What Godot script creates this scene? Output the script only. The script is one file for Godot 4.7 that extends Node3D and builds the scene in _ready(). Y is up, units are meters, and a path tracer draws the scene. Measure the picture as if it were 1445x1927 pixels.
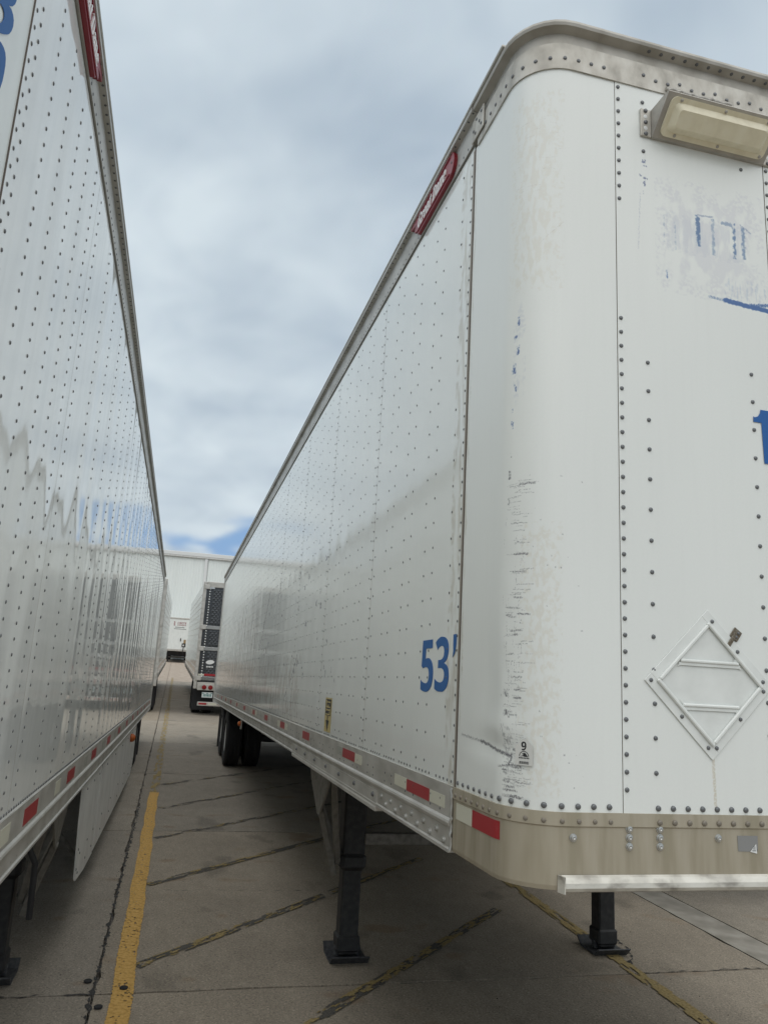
extends Node3D
# A truck yard: two long box trailers side by side under a bright overcast sky. Metres, y up.

var rng := RandomNumberGenerator.new()
var M := {}
var taken := {}
const HALF := 1.295      # half the width of a box trailer
const ROUND := 0.16      # plan radius of its nose corners
const LONG := 16.15
const SKIN_LOW := 1.436
const SKIN_TOP := 3.83

# ---------------------------------------------------------------- naming and tagging
func numbered(called: String) -> String:
	var n: int = taken.get(called, 0)
	taken[called] = n + 1
	return called if n == 0 else "%s_%03d" % [called, n]

func thing(called: String, label: String, category: String, at := Vector3.ZERO, group := "") -> Node3D:
	var o := Node3D.new()
	o.name = numbered(called)
	add_child(o)
	o.position = at
	o.set_meta("label", label)
	o.set_meta("category", category)
	if group != "":
		o.set_meta("group", group)
	return o

func holder(called: String, parent: Node, at := Vector3.ZERO) -> Node3D:
	var o := Node3D.new()
	o.name = called
	parent.add_child(o, true)
	o.position = at
	return o

func part(called: String, mesh: Mesh, m: Material, parent: Node, at := Vector3.ZERO, basis_ := Basis()) -> MeshInstance3D:
	var o := MeshInstance3D.new()
	o.name = called
	o.mesh = mesh
	o.material_override = m
	parent.add_child(o, true)
	o.transform = Transform3D(basis_, at)
	return o

func many(called: String, mesh: Mesh, m: Material, parent: Node, spots: Array) -> MultiMeshInstance3D:
	var mm := MultiMesh.new()
	mm.transform_format = MultiMesh.TRANSFORM_3D
	mm.mesh = mesh
	mm.instance_count = spots.size()
	for i in spots.size():
		mm.set_instance_transform(i, spots[i])
	var o := MultiMeshInstance3D.new()
	o.name = called
	o.multimesh = mm
	o.material_override = m
	o.set_meta("kind", "stuff")
	parent.add_child(o, true)
	return o

# ---------------------------------------------------------------- mesh helpers
func begin() -> SurfaceTool:
	var st := SurfaceTool.new()
	st.begin(Mesh.PRIMITIVE_TRIANGLES)
	return st

func tri(st: SurfaceTool, a: Vector3, b: Vector3, c: Vector3, na: Vector3, nb: Vector3, nc: Vector3) -> void:
	if (b - a).cross(c - a).dot(na + nb + nc) > 0.0:
		var t := b
		b = c
		c = t
		t = nb
		nb = nc
		nc = t
	st.set_normal(na)
	st.add_vertex(a)
	st.set_normal(nb)
	st.add_vertex(b)
	st.set_normal(nc)
	st.add_vertex(c)

func quad(st: SurfaceTool, a: Vector3, b: Vector3, c: Vector3, d: Vector3, n: Vector3) -> void:
	tri(st, a, b, c, n, n, n)
	tri(st, a, c, d, n, n, n)

func quads(st: SurfaceTool, a: Vector3, b: Vector3, c: Vector3, d: Vector3, na: Vector3, nb: Vector3, nc: Vector3, nd: Vector3) -> void:
	tri(st, a, b, c, na, nb, nc)
	tri(st, a, c, d, na, nc, nd)

# a box with chamfered edges
func box(st: SurfaceTool, c: Vector3, size: Vector3, bevel := 0.0, turn := Basis()) -> void:
	var h := size * 0.5
	var e := minf(bevel, minf(h.x, minf(h.y, h.z)) * 0.9)
	var axes := [Vector3.RIGHT, Vector3.UP, Vector3.BACK]
	for k in 3:
		var i := (k + 1) % 3
		var j := (k + 2) % 3
		for s in [-1.0, 1.0]:
			var n: Vector3 = axes[k] * s
			var f: Vector3 = axes[k] * (s * h[k])
			var u: Vector3 = axes[i] * (h[i] - e)
			var v: Vector3 = axes[j] * (h[j] - e)
			quad(st, c + turn * (f - u - v), c + turn * (f + u - v), c + turn * (f + u + v), c + turn * (f - u + v), turn * n)
			if e > 0.0 :
				for s2 in [-1.0, 1.0]:
					var n2: Vector3 = (n + axes[i] * s2).normalized()
					var p: Vector3 = axes[k] * (s * h[k]) + axes[i] * (s2 * (h[i] - e))
					var q: Vector3 = axes[k] * (s * (h[k] - e)) + axes[i] * (s2 * h[i])
					quad(st, c + turn * (p - v), c + turn * (p + v), c + turn * (q + v), c + turn * (q - v), turn * n2)
	if e > 0.0:
		for sx in [-1.0, 1.0]:
			for sy in [-1.0, 1.0]:
				for sz in [-1.0, 1.0]:
					var n3 := Vector3(sx, sy, sz).normalized()
					var a := Vector3(sx * h.x, sy * (h.y - e), sz * (h.z - e))
					var b := Vector3(sx * (h.x - e), sy * h.y, sz * (h.z - e))
					var d := Vector3(sx * (h.x - e), sy * (h.y - e), sz * h.z)
					tri(st, c + turn * a, c + turn * b, c + turn * d, turn * n3, turn * n3, turn * n3)

func one_box(size: Vector3, bevel := 0.003) -> ArrayMesh:
	var st := begin()
	box(st, Vector3.ZERO, size, bevel)
	return st.commit()

# a round bar along a path
func tube(st: SurfaceTool, path: Array, r: float, n := 10, caps := true) -> void:
	var rings := []
	var up := Vector3.UP
	for i in path.size():
		var d: Vector3 = (path[mini(i + 1, path.size() - 1)] - path[maxi(i - 1, 0)]).normalized()
		if absf(d.dot(up)) > 0.95:
			up = Vector3.RIGHT if absf(d.x) < 0.9 else Vector3.BACK
		var s := d.cross(up).normalized()
		up = s.cross(d).normalized()
		var ring := []
		for k in n:
			var a := TAU * k / n
			ring.append(s * cos(a) + up * sin(a))
		rings.append(ring)
	for i in path.size() - 1:
		for k in n:
			var l := (k + 1) % n
			quads(st, path[i] + rings[i][k] * r, path[i] + rings[i][l] * r, path[i + 1] + rings[i + 1][l] * r, path[i + 1] + rings[i + 1][k] * r, rings[i][k], rings[i][l], rings[i + 1][l], rings[i + 1][k])
	if caps:
		for e in [0, path.size() - 1]:
			var n2: Vector3 = (path[0] - path[1]).normalized() if e == 0 else (path[-1] - path[-2]).normalized()
			for k in n:
				tri(st, path[e], path[e] + rings[e][k] * r, path[e] + rings[e][(k + 1) % n] * r, n2, n2, n2)

# turn a profile of (radius, height) round an axis
func lathe(st: SurfaceTool, prof: Array, at: Vector3, axis: Vector3, n := 24) -> void:
	var s := axis.cross(Vector3.UP if absf(axis.y) < 0.9 else Vector3.RIGHT).normalized()
	var t := s.cross(axis).normalized()
	for i in prof.size() - 1:
		var p: Vector2 = prof[i]
		var q: Vector2 = prof[i + 1]
		var d := q - p
		var n2 := Vector2(-d.y, d.x)
		if d.length() < 1e-6:
			continue
		n2 = n2.normalized()
		for k in n:
			var a := TAU * k / n
			var b := TAU * (k + 1) / n
			var ra := s * cos(a) + t * sin(a)
			var rb := s * cos(b) + t * sin(b)
			var na := ra * n2.x + axis * n2.y
			var nb := rb * n2.x + axis * n2.y
			quads(st, at + ra * p.x + axis * p.y, at + rb * p.x + axis * p.y, at + rb * q.x + axis * q.y, at + ra * q.x + axis * q.y, na, nb, nb, na)

# push a flat outline (in the plane of ux, uy) out by depth along its normal
func plate(st: SurfaceTool, outline: PackedVector2Array, at: Vector3, ux: Vector3, uy: Vector3, n: Vector3, depth: float) -> void:
	var idx := Geometry2D.triangulate_polygon(outline)
	for i in range(0, idx.size(), 3):
		var v := []
		for k in 3:
			var p := outline[idx[i + k]]
			v.append(at + ux * p.x + uy * p.y)
		tri(st, v[0] + n * depth, v[1] + n * depth, v[2] + n * depth, n, n, n)
		tri(st, v[0], v[1], v[2], -n, -n, -n)
	var mid := Vector2.ZERO
	var area := 0.0
	for i in outline.size():
		area += outline[i].cross(outline[(i + 1) % outline.size()])
	var w := signf(area)
	for i in outline.size():
		var p := outline[i]
		var q := outline[(i + 1) % outline.size()]
		var d := (q - p).normalized()
		var o2 := Vector2(d.y, -d.x) * w
		var o := ux * o2.x + uy * o2.y
		quad(st, at + ux * p.x + uy * p.y, at + ux * q.x + uy * q.y, at + ux * q.x + uy * q.y + n * depth, at + ux * p.x + uy * p.y + n * depth, o)

# carry a profile of (outward, height), run down its outer face, along a plan path of [x, z, nx, nz]
func sweep(st: SurfaceTool, prof: Array, path: Array, closed := true) -> void:
	var m := prof.size() if closed else prof.size() - 1
	for i in m:
		var p: Vector2 = prof[i]
		var q: Vector2 = prof[(i + 1) % prof.size()]
		var d := (q - p).normalized()
		var n2 := Vector2(-d.y, d.x)
		for k in path.size() - 1:
			var a: Vector4 = path[k]
			var b: Vector4 = path[k + 1]
			var va := Vector3(a.z, 0, a.w)
			var vb := Vector3(b.z, 0, b.w)
			var pa := Vector3(a.x, 0, a.y)
			var pb := Vector3(b.x, 0, b.y)
			var na := va * n2.x + Vector3.UP * n2.y
			var nb := vb * n2.x + Vector3.UP * n2.y
			quads(st, pa + va * p.x + Vector3.UP * p.y, pb + vb * p.x + Vector3.UP * p.y, pb + vb * q.x + Vector3.UP * q.y, pa + va * q.x + Vector3.UP * q.y, na, nb, nb, na)
	if closed:
		var poly := PackedVector2Array(prof)
		var idx := Geometry2D.triangulate_polygon(poly)
		for e in [0, path.size() - 1]:
			var a: Vector4 = path[e]
			var b: Vector4 = path[1 if e == 0 else e - 1]
			var n := Vector3(a.x - b.x, 0, a.y - b.y).normalized()
			for i in range(0, idx.size(), 3):
				var v := []
				for k in 3:
					var p := poly[idx[i + k]]
					v.append(Vector3(a.x, 0, a.y) + Vector3(a.z, 0, a.w) * p.x + Vector3.UP * p.y)
				tri(st, v[0], v[1], v[2], n, n, n)

# a smooth sheet: f(u, v) gives the point, u and v from 0 to 1; the front faces the way `facing` points
func sheet(nu: int, nv: int, f: Callable, facing: Vector3, uv0 := Vector2.ZERO, uv1 := Vector2.ONE) -> ArrayMesh:
	var st := begin()
	var grid := []
	for j in nv + 1:
		for i in nu + 1:
			var u := float(i) / nu
			var v := float(j) / nv
			grid.append(f.call(u, v))
			st.set_uv(Vector2(lerpf(uv0.x, uv1.x, u), lerpf(uv0.y, uv1.y, v)))
			st.add_vertex(grid[-1])
	var a: Vector3 = grid[0]
	var flip: bool = (grid[1] - a).cross(grid[nu + 1] - a).dot(facing) > 0.0
	for j in nv:
		for i in nu:
			var p := j * (nu + 1) + i
			var q := [p, p + nu + 1, p + 1, p + 1, p + nu + 1, p + nu + 2] if flip else [p, p + 1, p + nu + 1, p + 1, p + nu + 2, p + nu + 1]
			for k in q:
				st.add_index(k)
	st.generate_normals()
	return st.commit()

func dome(r: float, h: float, seg := 8) -> ArrayMesh:
	var st := begin()
	lathe(st, [Vector2(r, 0), Vector2(r * 0.86, h * 0.62), Vector2(r * 0.45, h * 0.95), Vector2(0.0001, h)], Vector3.ZERO, Vector3.BACK, seg)
	return st.commit()

func hexbolt(r: float, h: float) -> ArrayMesh:
	var st := begin()
	lathe(st, [Vector2(r * 1.35, 0), Vector2(r * 1.3, h * 0.3), Vector2(r, h * 0.35), Vector2(r * 0.95, h), Vector2(r * 0.4, h * 1.15), Vector2(0.0001, h * 0.8)], Vector3.ZERO, Vector3.BACK, 10)
	return st.commit()

# a frame whose z points along n and y is up
func facing(n: Vector3) -> Basis:
	var up := Vector3.UP if absf(n.y) < 0.9 else Vector3.BACK
	var x := up.cross(n).normalized()
	return Basis(x, n.cross(x).normalized(), n)

func lettering(words: String, height: float, depth: float, font: String, bold: bool, italic := false) -> TextMesh:
	var f := SystemFont.new()
	f.font_names = PackedStringArray([font])
	f.font_weight = 700 if bold else 400
	f.font_italic = italic
	var t := TextMesh.new()
	t.text = words
	t.font = f
	t.font_size = 64
	t.pixel_size = height / 64.0
	t.depth = depth
	t.curve_step = 2.0
	return t

# fit lettering into a width and a height: the letters are stretched as signwriters do
func write_on(called: String, words: String, m: Material, parent: Node, at: Vector3, n: Vector3, w: float, h: float, font := "Droid Sans", bold := true, slant := 0.0, depth := 0.0015) -> MeshInstance3D:
	var t := lettering(words, 1.0, 1.0, font, bold)
	var bb := t.get_aabb()
	var b := facing(n)
	var sx := w / bb.size.x
	var sy := h / bb.size.y
	var c := bb.get_center()
	var scaled_ := Basis(b.x * sx, b.y * sy + b.x * (slant * sy), b.z * depth)
	return part(called, t, m, parent, at - scaled_ * Vector3(c.x, c.y, 0), scaled_)

# ---------------------------------------------------------------- pictures for surfaces
func tone(c: Color) -> Color:
	return c.linear_to_srgb()

func flat(called: String, c: Color, rough: float, metal := 0.0) -> StandardMaterial3D:
	var m := StandardMaterial3D.new()
	m.resource_name = called
	m.albedo_color = tone(c)
	m.roughness = rough
	m.metallic = metal
	M[called] = m
	return m

func noise_tex(seed_: int, freq: float, colors: Array, offsets: Array, size := 512, octaves := 5, kind := FastNoiseLite.TYPE_SIMPLEX_SMOOTH) -> NoiseTexture2D:
	var n := FastNoiseLite.new()
	n.seed = seed_
	n.noise_type = kind
	n.frequency = freq
	n.fractal_octaves = octaves
	var g := Gradient.new()
	g.colors = PackedColorArray(colors)
	g.offsets = PackedFloat32Array(offsets)
	var t := NoiseTexture2D.new()
	t.width = size
	t.height = size
	t.seamless = true
	t.noise = n
	t.color_ramp = g
	return t

func noised(called: String, a: Color, b: Color, c: Color, scale_: Vector3, rough: float, metal: float, seed_: int, freq := 0.01) -> StandardMaterial3D:
	var m := StandardMaterial3D.new()
	m.resource_name = called
	m.albedo_texture = noise_tex(seed_, freq, [tone(a), tone(b), tone(c)], [0.15, 0.5, 0.85])
	m.uv1_triplanar = true
	m.uv1_scale = scale_
	m.roughness = rough
	m.metallic = metal
	M[called] = m
	return m

func fractal(seed_: int, freq: float, oct := 4) -> FastNoiseLite:
	var n := FastNoiseLite.new()
	n.seed = seed_
	n.noise_type = FastNoiseLite.TYPE_SIMPLEX_SMOOTH
	n.frequency = freq
	n.fractal_octaves = oct
	return n

func blot(img: Image, x: float, y: float, c: Color, share: float) -> void:
	var ix := int(x)
	var iy := int(y)
	if ix < 0 or iy < 0 or ix >= img.get_width() or iy >= img.get_height() or share <= 0.0:
		return
	img.set_pixel(ix, iy, img.get_pixel(ix, iy).lerp(c, minf(share, 1.0)))

# a scratch or scuff of paint: a line of uneven strength
func stroke(img: Image, a: Vector2, b: Vector2, w: float, c: Color, strength: float, grain: FastNoiseLite, wobble := 0.0, cut := -0.15) -> void:
	var n := int(maxf(a.distance_to(b), 1.0)) * 2
	for i in n + 1:
		var t := float(i) / n
		var p := a.lerp(b, t)
		p += Vector2(grain.get_noise_2d(p.y * 3.0 + 11.0, p.x * 0.3), grain.get_noise_2d(p.x * 3.0, p.y * 0.3 + 50.0)) * wobble
		var k := int(ceilf(w))
		for dy in range(-k, k + 1):
			for dx in range(-k, k + 1):
				var d := Vector2(dx, dy).length()
				if d > w:
					continue
				var g := grain.get_noise_2d((p.x + dx) * 7.0, (p.y + dy) * 7.0)
				if g > cut:
					blot(img, p.x + dx, p.y + dy, c, strength * 0.5 * clampf((g - cut) * 2.5, 0.0, 1.0))

# old paint over a patch, cut up by grain
func patch(img: Image, r: Rect2, c: Color, strength: float, grain: FastNoiseLite, f := Vector2(1, 1), cut := 0.0, edge := 6.0) -> void:
	for y in range(int(r.position.y), int(r.end.y)):
		for x in range(int(r.position.x), int(r.end.x)):
			var e := minf(minf(x - r.position.x, r.end.x - x), minf(y - r.position.y, r.end.y - y)) + grain.get_noise_2d(x * 2.0, y * 2.0) * edge * 1.5
			var g := grain.get_noise_2d(x * f.x, y * f.y)
			if g > cut and e > 0.0:
				blot(img, x, y, c, strength * clampf((g - cut) * 3.0, 0.0, 1.0) * clampf(e / edge, 0.0, 1.0))

func pictured(called: String, img: Image, rough: float, metal := 0.0) -> StandardMaterial3D:
	var m := StandardMaterial3D.new()
	m.resource_name = called
	m.albedo_texture = ImageTexture.create_from_image(img)
	m.texture_repeat = false
	m.roughness = rough
	m.metallic = metal
	M[called] = m
	return m

func white_sheet(w: int, h: int, seed_: int, mx: float, my: float) -> Image:      # mx, my: metres per pixel
	var img := Image.create(w, h, false, Image.FORMAT_RGB8)
	var big := fractal(seed_, 1.0, 3)
	var fine := fractal(seed_ + 1, 1.0, 2)
	for y in h:
		for x in w:
			var X := x * mx
			var Y := y * my
			var d := 0.5 + 0.5 * big.get_noise_2d(X * 1.6, Y * 0.9)                 # road film in uneven patches
			var s := fine.get_noise_2d(X * 30.0, Y * 1.6)                         # runs washed down the sheet
			var g := fine.get_noise_2d(X * 90.0 + 40.0, Y * 90.0)
			var k := 0.81 - 0.035 * d - 0.012 * maxf(s, 0.0) - 0.008 * g
			img.set_pixel(x, y, tone(Color(k * 0.975, k, k * 0.965)))
	return img

# ---------------------------------------------------------------- the ground
func gy(z: float) -> float:      # the yard rises gently away from the camera
	return 0.035 * (-z - 5.55) if z > -22.0 else 0.035 * 16.45 + 0.043 * (-z - 22.0)

func on_ground(x: float, z: float, lift := 0.0) -> Vector3:
	return Vector3(x, gy(z) + lift, z)

# ================================================================= build
func _ready() -> void:
	rng.seed = 53
	# --- camera
	var cam := Camera3D.new()
	cam.name = "camera"
	cam.fov = 66.134
	cam.near = 0.05
	cam.far = 1500.0
	cam.transform = Transform3D(Basis(Vector3(0.96565626, 0.05310792, 0.25433744), Vector3(-0.10543008, 0.97476833, 0.1967516), Vector3(-0.23747101, -0.21680923, 0.94689032)), Vector3(0, 1.745, 0))
	add_child(cam)
	cam.current = true
	# --- sky, sun, exposure
	var env := Environment.new()
	env.background_mode = Environment.BG_SKY
	env.background_energy_multiplier = 0.71
	env.tonemap_mode = Environment.TONE_MAPPER_LINEAR
	env.tonemap_exposure = 1.45
	env.sdfgi_enabled = true
	env.ssao_enabled = true
	env.ssil_enabled = true
	var sm := PanoramaSkyMaterial.new()
	sm.panorama = ImageTexture.create_from_image(sky_picture())
	var sky := Sky.new()
	sky.sky_material = sm
	env.sky = sky
	var we := WorldEnvironment.new()
	we.name = "environment"
	we.environment = env
	add_child(we)
	var sun := DirectionalLight3D.new()
	sun.name = "sun"
	sun.light_energy = 0.5
	sun.light_angular_distance = 100.0
	sun.light_color = Color(1.0, 0.975, 0.94)
	sun.shadow_enabled = true
	add_child(sun)
	sun.look_at_from_position(Vector3(-0.05, 0.92, 0.34) * 50.0, Vector3.ZERO)
	# --- surfaces, structure, things
	materials()
	ground()
	markings()
	warehouse()
	var right := box_trailer({"name": "semi_trailer", "label": "white box trailer marked 53' in blue, with a blue smear on its nose", "at": Vector3(2.23, 0, -2.075), "yaw": 0.0, "style": 0, "axles": [-12.15, -13.4], "foot_z": -3.455, "main": true})
	right_trailer_details(right)
	var left := box_trailer({"name": "semi_trailer", "label": "white box trailer with wavy riveted side, blue letters near its nose and a side skirt", "at": Vector3(-0.495 - HALF, -0.18, -1.28), "yaw": -0.0069, "style": 1, "axles": [-11.4, -12.65], "foot_z": -4.1, "main": false})
	left_trailer_details(left)
	box_trailer({"name": "semi_trailer", "label": "white box trailer parked on the far side of the trailer marked 53', hidden behind it", "at": Vector3(5.62, 0.03, -6.4), "yaw": 0.0, "style": 0, "axles": [-12.15, -13.4], "foot_z": -3.4, "main": false})
	reefers()
	far_trailer()
	small_things()

# ---------------------------------------------------------------- sky
func sky_picture() -> Image:
	var w := 1536
	var h := 768
	var img := Image.create(w, h, false, Image.FORMAT_RGB8)
	img.fill(Color(0.42, 0.40, 0.38))
	var big := fractal(9, 0.55, 5)
	var soft := fractal(19, 0.9, 4)
	var fine := fractal(31, 2.6, 4)
	for y in range(0, 402):
		var el := PI * (0.5 - (y + 0.5) / h)
		for x in w:
			var az := TAU * ((x + 0.5) / w - 0.5)
			var d := Vector3(sin(az) * cos(el), sin(el), -cos(az) * cos(el))
			var k := 1.0 / (maxf(d.y, 0.0) + 0.16)
			var p := Vector2(d.x, d.z) * k
			var wx := soft.get_noise_2d(p.x * 0.8 + 5.0, p.y * 0.8) * 0.5
			var wy := soft.get_noise_2d(p.x * 0.8, p.y * 0.8 + 9.0) * 0.5
			var thick := big.get_noise_2d(p.x + wx, p.y + wy)                # how thick the cloud is
			var puff := soft.get_noise_2d(p.x * 2.2 + wy * 2.0, p.y * 2.2)
			var wisp := fine.get_noise_2d(p.x * 1.3 + wx, p.y * 1.3)
			var cover := smoothstep(-0.62, -0.30, thick * 0.75 + 0.30 * puff + 0.10 * wisp + 0.10 - 0.42 * exp(-pow((d.y - 0.12) / 0.05, 2.0)))
			var lum := clampf(0.50 - 0.62 * thick + 0.50 * puff + 0.20 * wisp, 0.0, 1.0)
			var cloud := Color(0.40, 0.485, 0.575).lerp(Color(0.65, 0.735, 0.79), lum)
			var blue := Color(0.17, 0.32, 0.60).lerp(Color(0.30, 0.46, 0.68), clampf(1.0 - d.y * 2.0, 0.0, 1.0))
			var c := blue.lerp(cloud, cover)
			img.set_pixel(x, y, tone(c))
	return img

# ---------------------------------------------------------------- materials
func materials() -> void:
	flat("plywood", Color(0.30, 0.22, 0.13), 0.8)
	flat("rivet_grey", Color(0.16, 0.165, 0.17), 0.45, 0.5)
	flat("rivet_dull", Color(0.14, 0.145, 0.15), 0.5, 0.4)
	flat("rivet_apron", Color(0.22, 0.195, 0.16), 0.5, 0.3)
	flat("rivet_bright", Color(0.5, 0.5, 0.48), 0.35, 0.8)
	flat("black_steel", Color(0.018, 0.019, 0.021), 0.45, 0.1)
	flat("rubber", Color(0.017, 0.017, 0.018), 0.85)
	flat("rim_white", Color(0.55, 0.55, 0.54), 0.5)
	flat("red_tape", Color(0.33, 0.022, 0.028), 0.4)
	flat("white_tape", Color(0.58, 0.57, 0.47), 0.4)
	flat("faded_tape", Color(0.33, 0.33, 0.29), 0.45)
	flat("badge_red", Color(0.23, 0.012, 0.022), 0.35)
	flat("badge_white", Color(0.75, 0.73, 0.72), 0.4)
	flat("blue_print", Color(0.025, 0.12, 0.34), 0.7)
	flat("blue_number", Color(0.005, 0.095, 0.34), 0.35)
	flat("black_print", Color(0.02, 0.02, 0.022), 0.5)
	flat("decal_yellow", Color(0.50, 0.40, 0.16), 0.5)
	flat("sticker_paper", Color(0.60, 0.60, 0.57), 0.5)
	flat("amber", Color(0.42, 0.10, 0.015), 0.3)
	flat("red_lens", Color(0.2, 0.008, 0.01), 0.2)
	flat("grey_sticker", Color(0.24, 0.24, 0.235), 0.5)
	flat("white_plain", Color(0.72, 0.73, 0.72), 0.3)
	flat("plate_paint", Color(0.62, 0.66, 0.66), 0.35)
	flat("plate_green", Color(0.06, 0.2, 0.19), 0.4)
	flat("wood_floor", Color(0.06, 0.05, 0.04), 0.8)
	flat("seam_putty", Color(0.30, 0.27, 0.23), 0.6)
	flat("seam_sealant", Color(0.10, 0.078, 0.062), 0.7)
	flat("tan_box", Color(0.30, 0.21, 0.10), 0.6)
	noised("aluminium", Color(0.38, 0.365, 0.33), Color(0.46, 0.445, 0.41), Color(0.52, 0.505, 0.47), Vector3(0.5, 1.2, 0.5), 0.5, 0.35, 11, 0.012)
	noised("apron_metal", Color(0.345, 0.305, 0.225), Color(0.41, 0.365, 0.28), Color(0.45, 0.405, 0.32), Vector3(3.5, 0.45, 3.5), 0.48, 0.3, 13, 0.008)
	noised("band_metal", Color(0.34, 0.32, 0.28), Color(0.47, 0.445, 0.395), Color(0.56, 0.54, 0.49), Vector3(2.2, 1.2, 2.2), 0.5, 0.3, 14, 0.01)
	noised("cap_metal", Color(0.33, 0.31, 0.27), Color(0.40, 0.38, 0.34), Color(0.45, 0.43, 0.39), Vector3(1.5, 1.5, 1.5), 0.5, 0.3, 31, 0.01)
	noised("lip_metal", Color(0.25, 0.23, 0.2), Color(0.58, 0.56, 0.5), Color(0.68, 0.66, 0.6), Vector3(1.6, 3.0, 1.6), 0.45, 0.25, 15, 0.01)
	noised("lamp_case", Color(0.36, 0.34, 0.31), Color(0.42, 0.40, 0.365), Color(0.47, 0.45, 0.41), Vector3(2, 2, 2), 0.5, 0.35, 16, 0.01)
	noised("lamp_lens", Color(0.70, 0.64, 0.47), Color(0.77, 0.71, 0.53), Color(0.80, 0.75, 0.58), Vector3(3, 3, 3), 0.35, 0.0, 17, 0.01)
	noised("gear_paint", Color(0.014, 0.014, 0.014), Color(0.021, 0.021, 0.021), Color(0.034, 0.032, 0.03), Vector3(2, 2, 2), 0.6, 0.1, 18, 0.015)
	noised("bracket_paint", Color(0.12, 0.112, 0.098), Color(0.17, 0.16, 0.14), Color(0.21, 0.20, 0.18), Vector3(2, 2, 2), 0.6, 0.15, 19, 0.015)
	noised("foot_steel", Color(0.03, 0.032, 0.036), Color(0.055, 0.058, 0.064), Color(0.09, 0.088, 0.085), Vector3(3, 3, 3), 0.6, 0.2, 20, 0.02)
	noised("skirt_grey", Color(0.54, 0.54, 0.52), Color(0.62, 0.62, 0.60), Color(0.66, 0.66, 0.64), Vector3(0.7, 0.5, 0.7), 0.45, 0.0, 21, 0.008)
	noised("side_white", Color(0.755, 0.77, 0.75), Color(0.795, 0.81, 0.79), Color(0.81, 0.825, 0.805), Vector3(2.4, 0.22, 2.4), 0.05, 0.0, 22, 0.008)
	noised("roof_white", Color(0.5, 0.5, 0.5), Color(0.6, 0.6, 0.6), Color(0.65, 0.65, 0.65), Vector3(0.5, 0.5, 0.5), 0.5, 0.0, 23)
	noised("stainless", Color(0.48, 0.48, 0.47), Color(0.60, 0.60, 0.59), Color(0.68, 0.68, 0.67), Vector3(1.0, 2.5, 1.0), 0.16, 0.9, 24)
	noised("door_dark", Color(0.03, 0.033, 0.038), Color(0.055, 0.06, 0.066), Color(0.16, 0.165, 0.17), Vector3(3.0, 3.0, 3.0), 0.3, 0.5, 25, 0.02)
	noised("yellow_paint", Color(0.45, 0.26, 0.06), Color(0.58, 0.345, 0.09), Color(0.63, 0.39, 0.12), Vector3(3, 3, 3), 0.8, 0.0, 26, 0.02)
	noised("yellow_worn", Color(0.20, 0.15, 0.06), Color(0.29, 0.21, 0.08), Color(0.36, 0.28, 0.13), Vector3(4, 4, 4), 0.85, 0.0, 27, 0.02)
	noised("blackout_paint", Color(0.05, 0.046, 0.038), Color(0.085, 0.078, 0.066), Color(0.14, 0.125, 0.105), Vector3(4, 4, 4), 0.85, 0.0, 28, 0.03)
	noised("warehouse_white", Color(0.74, 0.78, 0.76), Color(0.79, 0.83, 0.81), Color(0.81, 0.85, 0.83), Vector3(0.08, 0.02, 0.08), 0.45, 0.0, 29)
	noised("tar", Color(0.012, 0.012, 0.012), Color(0.03, 0.028, 0.025), Color(0.06, 0.056, 0.05), Vector3(4, 4, 4), 0.8, 0.0, 30, 0.03)
	sheet_pictures()
	concrete()

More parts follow.
